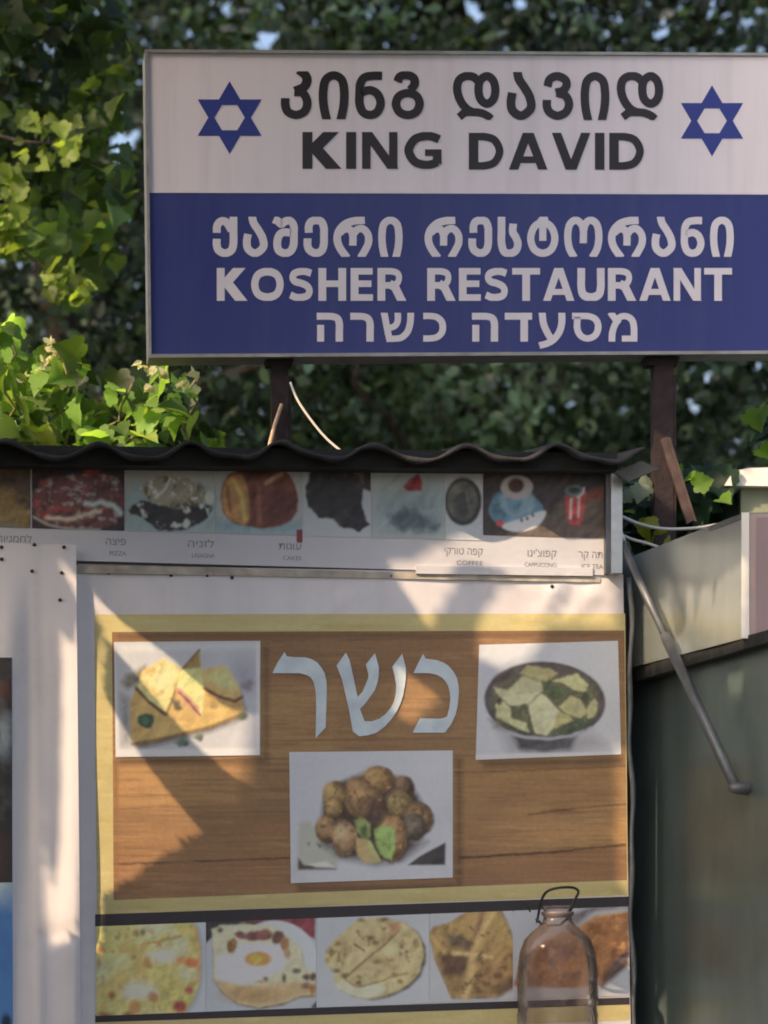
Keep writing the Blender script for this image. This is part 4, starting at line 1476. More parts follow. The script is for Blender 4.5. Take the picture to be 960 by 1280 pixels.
def p_folded(X, Y):
    k = Ink(X, Y, A(162, 158, 166))
    o = q8
    body = [o(22, 240), o(40, 210), o(110, 190), o(190, 140), o(230, 128), o(335, 125), o(360, 170), o(400, 275), o(420, 300), o(440, 420), o(380, 470), o(320, 520), o(120, 524), o(80, 430), o(45, 350)]
    k.poly([(a + 2, b + 2) for a, b in body], A(92, 76, 68), 4, op=.8)
    k.poly(body, A(150, 116, 68), 2.5)
    ins = k.inside(body, 5)
    k.mottle(A(132, 98, 58), .5, 22, 5, .12, op=.8, within=ins)
    k.poly([o(100, 240), o(170, 245), o(225, 290), o(200, 310), o(120, 290)], A(102, 82, 62), 6, wob=2)
    k.poly([o(130, 205), o(240, 140), o(275, 150), o(220, 270), o(180, 245)], A(164, 128, 78), 6)
    k.poly([o(245, 150), o(280, 140), o(230, 290), o(200, 300)], A(128, 92, 62), 6, op=.8)
    k.poly([o(280, 135), o(330, 128), o(240, 300), o(215, 310)], A(184, 150, 94), 6)
    k.poly([o(300, 180), o(345, 150), o(400, 290), o(310, 270)], A(156, 124, 72), 6)
    k.poly([o(70, 330), o(200, 330), o(230, 350), o(160, 430), o(90, 420)], A(98, 70, 54), 8, wob=3, seed=4)
    k.line([o(130, 325), o(215, 330), o(300, 345)], 5, A(184, 152, 100), 4)
    k.line([o(215, 340), o(205, 430), o(185, 520)], 9, A(178, 144, 92), 6)
    k.poly([o(240, 370), o(400, 330), o(420, 400), o(330, 470), o(250, 470)], A(146, 108, 66), 8, wob=3)
    k.poly([o(300, 500), o(380, 430), o(430, 430), o(420, 470), o(340, 515)], A(104, 76, 56), 6)
    k.line([o(30, 250), o(70, 300), o(90, 320)], 5, A(172, 134, 76), 4)
    k.mottle(A(94, 66, 48), .62, 10, 15, .06, op=.7, within=ins)
    k.grain(.09, 3, 37)
    return k


def p_loaf(X, Y):
    k = Ink(X, Y, A(158, 154, 164))
    o = q8
    k.poly([o(640, 190), o(660, 150), o(740, 120), o(910, 100), o(910, 125), o(760, 140), o(680, 200)], A(124, 110, 116), 4, op=.8)
    body = [o(400, 470), o(430, 350), o(560, 250), o(680, 210), o(760, 160), o(910, 140), o(910, 320), o(850, 400), o(790, 470), o(640, 480)]
    k.poly(body, A(150, 96, 54), 3)
    ins = k.inside(body, 5)
    k.mottle(A(120, 72, 42), .5, 14, 7, .12, op=.8, within=ins)
    k.mottle(A(178, 122, 68), .58, 10, 17, .08, op=.8, within=ins)
    k.poly([o(910, 300), o(910, 380), o(850, 430), o(790, 480), o(790, 440), o(840, 360)], A(88, 66, 62), 6)
    k.line([o(690, 205), o(770, 160), o(910, 138)], 3, A(172, 136, 100), 3, op=.7)
    k.grain(.09, 3, 47)
    return k


for x0, x1, fn, lab in ((120, 257, p_cheese, 'photo of cheese bread'), (257.6, 395.5, p_boat, 'photo of egg topped bread boat'), (396, 536.5, p_flatbread, 'photo of round flatbread'), (537, 641, p_folded, 'photo of folded pastry'), (641.6, 787, p_loaf, 'photo of brown loaf')):
    picture('food_photo', [(x0, yt(x0)), (x1, yt(x1)), (x1, yb(x1)), (x0, yb(x0))], .0138, fn, poster, pd, 1.0, label=lab)

NAIL = MB()
NAIL.lathe((0, 0, 0), [(0.0001, 0), (.0042, 0), (.0048, .0012), (.003, .0028), (.0001, .0034)], 10)


def nails(spots, off, parent, disp):
    first = None
    for (px, py) in spots:
        p = F(px, py, off + (float(disp(np.array([px], float), np.array([py], float))[0]) if disp else 0))
        if first is None:
            R = N.to_track_quat('Z', 'Y').to_matrix()
            V = [R @ v + p for v in NAIL.v]
            first = obj('nail', V, NAIL.f, M['nail'], parent, smooth=True)
            fp = p
        else:
            c = first.copy()
            COL.objects.link(c)
            c.parent = parent
            c.location = first.location + (p - fp)


nails([(136, 716), (214, 719), (238, 715), (259, 719), (290, 722), (368, 717), (389, 718), (412, 718), (489, 720), (690, 733)], .0135, PV, pd)

# ------------------------------------------------------------------ vinyl sheet wrapped round the left post
canvas = thing('vinyl_banner', F(20, 1500, .03), 'white vinyl banner nailed round the left post, its picture cut by the photo edge', 'banner')


def cdisp(x, y):
    down = np.clip((y - 700) / 90, 0, 1)
    z = .013 * np.exp(-((x - 99) / 30) ** 2) * down - .022 * np.clip((x - 97) / 7, 0, 1) ** 2 * down
    z = z + .009 * np.sin((x + (y - 700) * .05) / 11.0) * down * np.clip((70 - x) / 40, 0, 1) * np.exp(-((y - 900) / 400) ** 2)
    z = z + .003 * np.sin(x / 60 + y / 90)
    z = z + .004 * np.exp(-((x - 44 - (y - 800) * .012) / 6) ** 2) * down
    z = z - .006 * np.exp(-((y - 1172 + (x - 60) * .1) / 14) ** 2) * np.clip((x - 30) / 30, 0, 1) * down
    return z


CV = sheet('vinyl_sheet', 0, 0, 0, 0, .038, cdisp, canvas, M['vinyl'], 110, 130, quad=[(-380, 668), (95, 681), (104, 1560), (-380, 1560)])


def p_dark(X, Y):
    k = Ink(X, Y, A(50, 44, 44))
    k.mottle(A(84, 78, 78), .6, 30, 3, .1, op=.6)
    k.mottle(A(92, 52, 44), .62, 24, 13, .1, op=.6)
    k.ell(6, 920, 10, 26, A(120, 124, 130), 10, wob=6, op=.8)
    k.poly([(-380, 1030), (20, 1040), (20, 1104), (-380, 1104)], A(66, 48, 46), 12, op=.7)
    k.grain(.15)
    return k


def p_blue(X, Y):
    k = Ink(X, Y, A(70, 112, 164))
    t = np.clip((Y - 1104) / 40, 0, 1)
    k.blend(1 - t, A(166, 182, 196))
    k.mottle(A(54, 92, 148), .55, 40, 3, .2, op=.6)
    k.ell(8, 1278, 6, 10, A(40, 44, 60), 4)
    return k


picture('printed_picture', [(-300, 818), (15, 822), (15.5, 1103), (-300, 1106)], .0405, p_dark, canvas, cdisp, 2.5, label='dark picture at the edge of the banner')
picture('printed_picture', [(-300, 1106.5), (15.5, 1103.5), (17, 1460), (-300, 1460)], .0405, p_blue, canvas, cdisp, 2.5, label='blue picture below the dark one')
nails([(2, 684), (43, 681), (80, 684), (2, 699), (40, 714), (77, 716), (75, 750)], .0395, CV, cdisp)

# ------------------------------------------------------------------ the restaurant sign on its two legs
sign = thing('restaurant_sign', F(575, 600, -.25), 'white and blue restaurant sign with two stars on rusty legs above the roof', 'sign')
SO = -.25
mb = MB()
mb.slab([F(181, 62.5, SO), F(1060, 68, SO), F(1060, 440, SO), F(186, 447, SO)], -N * .115)
mb.build('cabinet', M['frame'], sign)


def sign_panel(name, q, m):
    mb = MB()
    mb.slab([F(a, b, SO + .0035) for a, b in q], -N * .003)
    return mb.build(name, m, sign)


WP = sign_panel('white_panel', [(184.5, 66), (1058, 70.5), (1058, 241.5), (186.8, 238.5)], M['sign_white'])
BP = sign_panel('blue_panel', [(186.9, 241), (1058, 243.5), (1058, 437.5), (189.5, 442.5)], M['sign_blue'])
mb = MB()
for q in ([(181, 61.5), (1060, 66.5), (1060, 70), (181, 65.5)], [(181, 65.6), (184.4, 65.6), (189.4, 447), (186, 447)], [(189.4, 442.6), (1060, 437.6), (1060, 441.5), (189.4, 447)]):
    mb.slab([F(a, b, SO + .010) for a, b in q], -N * .0095)
mb.build('frame', M['frame'], sign)
mb = MB()
mb.slab([F(a, b, SO + .005) for a, b in [(186.9, 238.6), (1058, 241.6), (1058, 243.4), (186.9, 240.9)]], -N * .004)
mb.build('seam_strip', M['ink_white'], sign)
LO = SO + .0043


def star(cx, cy, rx, ry, tilt=0.0):
    mb = MB()
    out, inn, hole = [], [], []
    for k in range(6):
        a = math.pi / 2 + k * math.pi / 3
        out.append((cx + rx * 1.155 * math.cos(a), cy - ry * math.sin(a)))
        b = a + math.pi / 6
        inn.append((cx + rx * .667 * math.cos(b), cy - ry * .577 * math.sin(b)))
        hole.append((cx + rx * .475 * math.cos(b), cy - ry * .40 * math.sin(b)))
    v = [F(a, b, LO) for a, b in out + inn + hole]
    f = []
    for k in range(6):
        j = (k - 1) % 6
        f.append((k, 6 + j, 6 + k)[::-1])
        f.append((6 + k, 6 + (k + 1) % 6, 12 + (k + 1) % 6, 12 + k)[::-1])
    mb.add(v, f)
    return mb.build('star', M['ink_blue'], WP)


star(287, 147, 40, 45.5)
star(890, 151, 39, 44.5)
def word(polys, m, par):
    lay_polys('word', polys, LO, M[m], par)


word(word_polys(['k', 'i', 'n', 'g'], GG, 351, 530, 89, 149), 'ink_black', WP)
word(word_polys(['d', 'a', 'v', 'i', 'd'], GG, 566, 829, 90, 150, track=.15), 'ink_black', WP)
word(word_polys('KING', GL, 378, 552, 165, 211, .155), 'ink_black', WP)
word(word_polys('DAVID', GL, 586, 806, 166, 212, .13), 'ink_black', WP)
word(word_polys(['q', 'a', 'sh', 'e', 'r', 'i'], GG, 266, 503, 271, 321, .15, .01), 'ink_white', BP)
word(word_polys(['r', 'e', 's', 't', 'o', 'r', 'a', 'n', 'i'], GG, 531, 917, 271, 321, .15, .01), 'ink_white', BP)
word(word_polys('KOSHER', GL, 271, 508, 335, 376, .15), 'ink_white', BP)
word(word_polys('RESTAURANT', GL, 534, 915, 335, 376, .11), 'ink_white', BP)
word(word_polys(['he', 'resh', 'shin', 'kaf'], GH, 396, 558, 391, 427, .24, 0, -.3), 'ink_white', BP)
word(word_polys(['he', 'dalet', 'ayin', 'samekh', 'mem'], GH, 590, 797, 391, 427, .22, 0, -.3), 'ink_white', BP)

lo_ = SO - .03
for (c0, c1, fl0, fl1, yb_) in ((340, 361, 331, 368, 640), (818, 842, 807, 850, 800)):
    mb = MB()
    fl = MB().slab([F(fl0, 446, lo_), F(fl1, 446, lo_), F(fl1 - 3, 456, lo_), F(fl0 + 3, 456, lo_)], -N * .06)
    mb.slab([F(c0, 456.2, lo_ - .002), F(c1, 456.2, lo_ - .002), F(c1, yb_, lo_ - .002), F(c0, yb_, lo_ - .002)], -N * .05)
    mb.slab([F(c1 + .3, 470, lo_ - .004), F(c1 + 3.2, 470, lo_ - .004), F(c1 + 3.2, yb_, lo_ - .004), F(c1 + .3, yb_, lo_ - .004)], -N * .04)
    lg = mb.build('leg', M['rust'], sign)
    fl.build('flange', M['rust'], lg)
mb = MB()
mb.slab([F(826, 549, lo_ + .012), F(834, 546, lo_ + .012), F(867, 650, lo_ + .012), F(859, 655, lo_ + .012)], -N * .012)
mb.slab([F(834.3, 546, lo_ + .016), F(838, 547, lo_ + .016), F(871, 652, lo_ + .016), F(867.3, 651, lo_ + .016)], -N * .02)
mb.build('brace', M['rust_brown'], sign)
mb = MB()
mb.tube([F(352, 505, lo_ + .01), F(343, 532, lo_ + .01), F(332, 575, lo_ + .01)], .0048, 8)
mb.build('brace', M['tan'], sign)

# cable that loops from the left leg down to the roof
cb = thing('cable', F(392, 560, -.2), 'thin pale cable looping from the left sign leg to the roof edge', 'cable')
mb = MB()
mb.tube([F(a, b, -.22 + .003 * i) for i, (a, b) in enumerate(smooth_line([(363, 478), (372, 500), (388, 524), (406, 546), (424, 562), (436, 570)], 5))], .0034, 6)
mb.build('strand', M['cable_white'], cb, smooth=True)
cb = thing('cable', F(820, 660, -.3), 'pale cable slung from the kiosk corner post to the metal neighbour', 'cable')
mb = MB()
mb.tube([F(a, b, -.05 - .012 * i) for i, (a, b) in enumerate(smooth_line([(776, 645), (800, 655), (830, 661), (870, 660), (900, 655)], 5))], .0042, 6)
mb.build('strand', M['cable_white'], cb, smooth=True)
cb = thing('cable', F(795, 680, -.2), 'short pale cable lying lowest behind the kiosk corner', 'cable')
mb = MB()
mb.tube([F(a, b, -.06) for a, b in smooth_line([(776, 668), (790, 674), (812, 680), (840, 690)], 5)], .0038, 6)
mb.build('strand', M['cable_white'], cb, smooth=True)

# ------------------------------------------------------------------ metal kiosk next door
nb = thing('metal_kiosk', W(900, HY, -.5) - Vector((0, 0, CZ)), 'grey sheet-metal kiosk next door with a pale box fascia and mauve front', 'kiosk')


def bend(x, y):
    return .004 * np.sin(x / 23.0) * np.sin(y / 60.0) + .005 * np.sin(y / 85.0 + x / 70.0)


def wsheet(name, quad, off, m, nx=40, ny=40, disp=bend):
    q = [np.array(p, float) for p in quad]
    V, Fc = [], []
    for j in range(ny + 1):
        for i in range(nx + 1):
            a, b = i / nx, j / ny
            p = (1 - a) * (1 - b) * q[0] + a * (1 - b) * q[1] + a * b * q[2] + (1 - a) * b * q[3]
            V.append(W(p[0], p[1], off + float(disp(p[0], p[1]))))
    for j in range(ny):
        for i in range(nx):
            k = j * (nx + 1) + i
            Fc.append((k, k + nx + 1, k + nx + 2, k + 1))
    return obj(name, V, Fc, m, nb, smooth=True)


wsheet('side_wall', [(752, 838), (990, 774), (990, 1900), (752, 1900)], -.045, M['galv'])
wsheet('fascia_side', [(745, 713), (929, 641), (933, 797), (745, 846)], 0.0, M['galv_light'])
mb = MB()
mb.slab([W(745, 846.5, -.004), W(992, 778.5, -.004), W(992, 793, -.004), W(745, 866, -.004)], -SN * .03)
mb.build('gap_shade_strip', M['dark'], nb)  # dark strip standing in for the shade under the fascia
FN = Vector((SD.y, -SD.x, 0)) * 0
e0, e1 = W(929, 641, .004), W(933, 797, .004)
FR = Vector((1.0, -0.10, 0)).normalized()                  # along the fascia front
FB = Vector((-FR.y, FR.x, 0))                              # back into the fascia


def front_quad(u0, u1, zt, zb, out):
    b = Vector((e0.x, e0.y, 0)) - FB * out
    return [b + FR * u0 + Vector((0, 0, zt)), b + FR * u1 + Vector((0, 0, zt)), b + FR * u1 + Vector((0, 0, zb)), b + FR * u0 + Vector((0, 0, zb))]


zt, zb_ = e0.z, e1.z
mb = MB()
mb.slab(front_quad(-.004, .014, zt, zb_, .006), FB * .02)
mb.build('corner_trim', M['cream'], nb)
mb = MB()
mb.slab(front_quad(.0145, .55, zt - .003, zb_, .002), FB * .02)
mb.build('front_frame', mat('mauve frame', (0.34, 0.26, 0.25), 0.5, var=.1), nb)
mb = MB()
mb.slab(front_quad(.030, .54, zt - .012, zb_ + .012, .006), FB * .0035)
mb.build('front_panel', M['mauve'], nb)
mb = MB()
k0 = W(745, 713, -.004)
k1 = W(745, 846, -.004)
mb.slab([Vector((e0.x, e0.y, zt)), Vector((e0.x, e0.y, zt)) + FR * .55, k0 + FR * .75, k0], Vector((0, 0, -.012)))
mb.slab([Vector((e1.x, e1.y, zb_ + .03)) + FB * .02, Vector((e1.x, e1.y, zb_ + .03)) + FR * .55 + FB * .02, k1 + FR * .75 + Vector((0, 0, .03)), k1 + Vector((0, 0, .03))], Vector((0, 0, -.012)))
mb.build('fascia_cover', M['steel_dull'], nb)
# rest of the body, front wall facing the street
f0 = W(990, HY, -.03)
mb = MB()
b0 = W(752, HY, -.05)
f1 = Vector((f0.x, f0.y, 0)) - SN * .03
v = [f1, f1 + FR * 1.6, Vector((b0.x, b0.y, 0)) + FR * 1.6, Vector((b0.x, b0.y, 0))]
zz = W(990, 790, -.03).z
mb.add([p + Vector((0, 0, .0)) for p in v] + [Vector((p.x, p.y, zz - .03)) for p in v], [(0, 1, 5, 4), (1, 2, 6, 5), (2, 3, 7, 6), (4, 5, 6, 7)])
mb.build('front_wall', M['steel_dull'], nb)

# white hood with olive box behind the neighbour's fascia
hood = thing('vent_hood', Yp(935, 650, .45), 'cream metal hood over an olive box behind the metal kiosk', 'vent hood')
hy = .45
mb = MB()
P = [(905, 607), (912, 596), (922, 588), (935, 585), (1010, 583), (1010, 608)]
fr = [Yp(a, b, hy) for a, b in P]
bk = [p + Vector((.02, .5, 0)) for p in fr]
n_ = len(P)
mb.add(fr + bk, [tuple(range(n_))[::-1], tuple(range(n_, 2 * n_))] + [(i, (i + 1) % n_, n_ + (i + 1) % n_, n_ + i) for i in range(n_)])
mb.build('cover', M['cream'], hood)
mb = MB()
mb.slab([Yp(926, 609, hy + .04), Yp(1005, 609, hy + .04), Yp(1005, 720, hy + .04), Yp(926, 720, hy + .04)], (0, .4, 0))
mb.build('box', M['olive'], hood)

# prop rod
rod = thing('prop_rod', W(922, 985, .02), 'grey steel prop rod slanting from the corner post to the metal wall', 'rod')
a0, a1 = F(776, 676, .03), W(920, 985, -.012)
mb = MB()
mb.tube([a0, a0.lerp(a1, .42)], .0095, 14)
mb.tube([a0.lerp(a1, .40), a1], .0130, 14)
mb.build('tube', M['steel_dull'], rod, smooth=True)
mb = MB()
c_ = a1
Rm = SN.to_track_quat('Z', 'Y').to_matrix()
disc = MB().lathe((0, 0, 0), [(.0001, .016), (.008, .016), (.011, .011), (.0145, 0), (.017, -.028), (.0001, -.04)], 20)
mb.add([Rm @ v + c_ for v in disc.v], disc.f)
mb.build('bracket', M['steel_dull'], rod, smooth=True)
mb = MB()
mb.tube([a0 + Vector((-.012, 0, .03)), a0 + Vector((.004, 0, -.01))], .013, 10)
mb.build('bracket', M['steel'], rod, smooth=True)

# plastic bottle hung in front of the poster
bp = F(697, 1200, .13)
bot = thing('plastic_bottle', Vector((bp.x, bp.y, F(697, 1420, .13).z)), 'brownish clear plastic bottle hung by a wire in front of the poster', 'bottle')
kx = 1 / (D / (D + bp.y) / S)
zz = lambda py: CZ + (HY - py) * kx
prof = [(.0001, 1408), (40, 1408), (49, 1400), (51, 1370), (50.5, 1300), (48.5, 1292), (50.5, 1284), (51, 1268), (49.6, 1262), (49.2, 1258), (50.6, 1252), (51, 1244), (50.2, 1226), (50.8, 1218), (49.6, 1208), (47.5, 1190), (42, 1175), (33, 1165), (24, 1158), (19, 1152), (17.5, 1146), (17.5, 1138), (19.5, 1137), (19.5, 1133), (17.0, 1132)]
pr2 = [(r * kx, zz(y)) for r, y in prof]
mb = MB().lathe((bp.x, bp.y), pr2, 48)
mb.build('body', M['plastic'], bot, smooth=True)
mb = MB().lathe((bp.x, bp.y), [(.0001, zz(1139)), (.0172 * 1, zz(1139)), (.041, zz(1139.5)), (.041, zz(1143)), (.034, zz(1147))], 30)
mb.build('neck_ring', mat('dusty plastic', (.22, .17, .16), .4), bot, smooth=True)
mb = MB()
wire = smooth_line([(671, 1153), (673, 1143), (676, 1128), (682, 1116), (692, 1111), (706, 1109), (718, 1110), (723, 1115), (719, 1124), (713, 1136), (709, 1144)], 6)
mb.tube([Yp(a, b, bp.y - .015 + .006 * math.sin(i * .2)) for i, (a, b) in enumerate(wire)], .0034, 8)
mb.tube([Yp(a, b, bp.y - .02) for a, b in [(670, 1148), (677, 1155), (686, 1157), (700, 1156), (710, 1148)]], .0034, 8)
mb.tube([Yp(a, b, bp.y + .05) for a, b in [(654, 1128), (661, 1136), (663, 1140)]], .0022, 6)
mb.build('wire_handle', M['black'], bot, smooth=True)


# ================================================================== GREENERY
LT, SL, QL = lobed(), simple_leaf(), quad_leaf()


def pip(x, y, polys):
    m = np.full(x.shape, 1e9)
    for P in polys:
        m = np.minimum(m, poly_sd(x, y, P))
    return m


# ------------------------------------------------------------------ grape vine on the roof, left
vine = thing('grape_vine', F(120, 600, -.45), 'sunlit green vine with broad leaves climbing over the left of the roof', 'vine')
OUT = [(-160, 600), (-160, 400), (-60, 385), (0, 398), (26, 396), (34, 425), (40, 440), (56, 418), (92, 420), (110, 440), (116, 470), (120, 500), (134, 470), (150, 462), (185, 455), (215, 462), (248, 466), (250, 490), (238, 512), (262, 530), (292, 548), (280, 600)]


def scatter(poly, n, y0, y1, seed, inset=10):
    r = np.random.default_rng(seed)
    P = np.array(poly)
    out = []
    while len(out) < n:
        x, y = r.uniform(P[:, 0].min(), P[:, 0].max()), r.uniform(P[:, 1].min(), P[:, 1].max())
        if poly_sd(np.array([x]), np.array([y]), poly)[0] < -inset:
            out.append(Yp(x, y, r.uniform(y0, y1)))
    return np.array([tuple(p) for p in out])


vp = scatter(OUT, 330, .30, .85, 4, 12)
r_ = np.random.default_rng(5)
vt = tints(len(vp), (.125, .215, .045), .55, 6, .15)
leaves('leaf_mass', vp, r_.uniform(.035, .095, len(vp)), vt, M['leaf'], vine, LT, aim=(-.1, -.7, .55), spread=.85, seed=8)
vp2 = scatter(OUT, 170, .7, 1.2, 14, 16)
leaves('leaf_mass', vp2, r_.uniform(.06, .11, len(vp2)), tints(len(vp2), (.03, .055, .02), .3, 16), M['leaf'], vine, LT, aim=(0, -.3, .6), spread=1.0, seed=18)  # rear leaves, the vine's inner shade put into their dark tint
# pale flower heads among the leaves
for i, (a, b) in enumerate(((62, 428), (70, 440), (58, 450), (176, 458), (192, 462), (188, 486), (228, 478), (240, 470), (22, 500), (12, 536), (205, 466), (30, 470), (52, 462), (84, 436))):
    fp = np.array([tuple(Yp(a, b, .38) + Vector((r_.normal() * .006, r_.normal() * .006, r_.normal() * .006))) for _ in range(6)])
    leaves('flower', fp, .026, tints(6, (.52, .50, .38), .1, 3 + i), M['leaf'], vine, SL, aim=(-.3, -.8, .6), spread=.6, seed=3 + i)
mb = MB()
for i, (a, b, c, d) in enumerate(((20, 600, 60, 440), (90, 590, 78, 450), (150, 590, 200, 470), (230, 580, 244, 475), (10, 580, 12, 420), (120, 580, 165, 480))):
    limb(mb, Yp(a, b, .5), Yp(c, d, .45), .006, .003, .02, 7, i)
limb(mb, Yp(60, 600, .6) - Vector((0, 0, 3.0)), Yp(60, 600, .6), .03, .012, .05, 9, 9)
mb.build('stem', M['stem'], vine, smooth=True)

# ------------------------------------------------------------------ climber between the two kiosks, right
iv = thing('climbing_vine', Yp(850, 660, .5), 'broad-leaved climber in the gap between the two kiosks', 'vine')
spots = [(865, 598, .075, 0), (878, 604, .09, 0), (845, 592, .08, 0), (900, 612, .085, 1), (885, 625, .10, 1), (862, 622, .10, 1), (905, 625, .08, 0), (893, 600, .08, 1), (875, 642, .08, 1), (808, 606, .095, 2), (800, 616, .085, 2), (816, 618, .08, 1), (782, 622, .07, 2),
         (806, 664, .085, 3), (814, 656, .06, 3), (825, 672, .06, 3), (812, 675, .05, 3), (860, 640, .09, 1), (845, 612, .08, 1), (786, 640, .05, 0), (822, 640, .07, 1), (840, 640, .09, 1), (915, 640, .07, 1), (800, 645, .06, 1), (790, 600, .07, 1), (905, 605, .09, 1)]
ip = np.array([tuple(Yp(a, b, .35 + .12 * random.random() + .1 * (k == 1))) for a, b, s, k in spots])
isz = np.array([s * (.62 if k in (0, 2) else .8 if k == 3 else 1.05) for a, b, s, k in spots])
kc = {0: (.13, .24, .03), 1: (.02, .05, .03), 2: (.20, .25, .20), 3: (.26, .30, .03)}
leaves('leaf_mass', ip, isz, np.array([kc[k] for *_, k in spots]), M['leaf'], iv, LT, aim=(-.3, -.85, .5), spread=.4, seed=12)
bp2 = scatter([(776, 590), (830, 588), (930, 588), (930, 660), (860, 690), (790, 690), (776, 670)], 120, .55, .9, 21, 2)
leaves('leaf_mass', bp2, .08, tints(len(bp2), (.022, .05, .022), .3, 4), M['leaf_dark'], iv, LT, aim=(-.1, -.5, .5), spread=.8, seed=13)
mb = MB()
limb(mb, Yp(838, 690, .6) - Vector((0, 0, 2.9)), Yp(838, 690, .6), .02, .010, .04, 8, 2)
for a, b in ((880, 615), (810, 612), (812, 668)):
    limb(mb, Yp(838, 690, .6), Yp(a, b, .5), .007, .003, .02, 5, a)
mb.build('stem', M['stem'], iv, smooth=True)

sp = thing('leafy_branch', Yp(985, 560, .6), 'small leafy twig cut by the right edge beside the right sign leg', 'branch')
s4 = [(948, 522, .06, 0), (955, 548, .06, 1), (962, 530, .07, 1), (970, 548, .07, 1), (958, 566, .05, 0), (984, 535, .07, 1)]
leaves('leaf_mass', np.array([tuple(Yp(a, b, .6)) for a, b, *_ in s4]), np.array([s * 1.35 for _, _, s, _ in s4]), np.array([kc[k] for *_, k in s4]), M['leaf'], sp, LT, aim=(-.3, -.85, .5), spread=.4, seed=15)
mb = MB()
limb(mb, Yp(1060, 620, .65), Yp(958, 535, .6), .006, .003, .02, 6, 4)
mb.build('stem', M['stem'], sp, smooth=True)


# ------------------------------------------------------------------ trees behind
GAPS = [(150, 180, 17), (168, 172, 12), (145, 195, 9), (335, 50, 15), (322, 56, 9), (585, 12, 14), (598, 20, 10), (562, 48, 8), (650, 5, 9), (232, 25, 8), (195, 28, 7), (76, 6, 6), (710, 505, 7), (690, 512, 5), (718, 520, 4), (880, 470, 9), (888, 458, 7), (866, 505, 7), (872, 515, 5),
        (640, 478, 3), (760, 40, 4), (815, 44, 5), (830, 40, 4), (36, 190, 4), (570, 458, 2.5), (948, 460, 4), (730, 545, 4), (690, 22, 4), (460, 20, 4), (110, 60, 6), (118, 20, 5), (280, 12, 6), (905, 20, 4), (850, 12, 4), (410, 35, 5), (52, 60, 5), (20, 130, 5), (100, 250, 5)]


def keep_out_of_gaps(P):
    """openings in the crowns where the sky looks through"""
    k = D / (D + P[:, 1]) / S
    px, py = CX + P[:, 0] * k, HY - (P[:, 2] - CZ) * k
    ok = np.ones(len(P), bool)
    for a, b, r in GAPS:
        ok &= np.hypot(px - a, (py - b)) > r * .8 + 5 * RNG.random(len(P))
    return P[ok]


def crown_points(c, rad, n, seed, clumps=60, shell=.35):
    r = np.random.default_rng(seed)
    cc = r.normal(size=(clumps, 3))
    cc /= np.linalg.norm(cc, axis=1)[:, None]
    cc *= (r.random((clumps, 1)) ** .45)
    cc = cc * np.array(rad) + np.array(c)
    k = r.integers(0, clumps, n)
    q = r.normal(size=(n, 3)) * np.array(rad) * shell * .55
    return cc[k] + q


def tree(name, label, base, crown_c, rad, n, size, base_tint, seed, m='leaf_dark', trunk_r=.16, gaps=True, tmpl=SL, group='trees behind the kiosks', yellow=0.0, pts=None, clumps=60, spread=1.0, aim=(0, -.35, .5)):
    t = thing(name, base, label, 'tree', group)
    P = crown_points(crown_c, rad, n, seed, clumps) if pts is None else pts
    if gaps:
        P = keep_out_of_gaps(P)
    r = np.random.default_rng(seed + 5)
    cl = fbm(P[:, 0] + P[:, 1] * .4 + 50, P[:, 2] + 50, .42, seed=seed, octs=3)
    tn = tints(len(P), base_tint, .38, seed, yellow) * np.exp((cl[:, None] - .54) * 5.4)  # light and shadow masses put into the clump tint
    leaves('crown', P, r.uniform(size * .45, size * 1.3, len(P)) * (.75 + .6 * cl), np.clip(tn, .004, .4), M[m], t, tmpl, aim=aim, spread=spread, seed=seed)
    mb = MB()
    top = Vector(crown_c) + Vector((0, 0, rad[2] * .35))
    path = limb(mb, base, top, trunk_r, trunk_r * .3, .12, 9, seed)
    rr = random.Random(seed)
    for i in range(9):
        p = path[rr.randint(3, 8)]
        d = Vector((rr.uniform(-1, 1) * rad[0], rr.uniform(-1, 1) * rad[1], rr.uniform(0, .6) * rad[2])) * .8
        limb(mb, p, p + d, trunk_r * .3, trunk_r * .06, .08, 6, seed * 10 + i)
    mb.build('trunk', M['bark'], t, smooth=True)
    return t


dk = (.060, .096, .050)
tree('broadleaf_tree', 'dark dense tree behind the left edge of the restaurant sign', (-1.5, 5.5, 0), (-1.35, 5.4, 4.3), (1.5, 1.0, 2.0), 15000, .062, dk, 31)
tree('broadleaf_tree', 'dark tree showing between the sign legs above the roof', (0.35, 6.2, 0), (.3, 6.2, 4.2), (1.6, 1.0, 2.2), 17000, .062, (.070, .112, .066), 32)
tree('broadleaf_tree', 'dark tree behind the right leg of the sign', (2.0, 5.8, 0), (1.95, 5.7, 4.2), (1.4, 1.0, 2.2), 14000, .062, (.066, .104, .066), 33)
tree('broadleaf_tree', 'tall tree rising over the top edge of the sign', (0.5, 7.8, 0), (.3, 7.8, 6.2), (2.6, 1.1, 1.6), 25000, .075, (.055, .078, .045), 34, yellow=.05)
tree('conifer_tree', 'blue green feathery tree far behind on the left', (-2.2, 9.5, 0), (-1.6, 9.3, 5.2), (2.2, 1.2, 3.2), 21000, .085, (.085, .13, .085), 35, clumps=90)
tree('conifer_tree', 'dull green tree far behind on the right', (2.6, 9.8, 0), (2.0, 9.6, 4.8), (2.6, 1.2, 3.2), 21000, .085, (.07, .105, .07), 36, clumps=90)
tree('broadleaf_tree', 'shadowy farthest tree closing the gap low behind the roof', (0.3, 11.5, 0), (.2, 11.5, 3.6), (4.5, 1.0, 2.6), 22000, .12, (.075, .112, .08), 37, clumps=120)

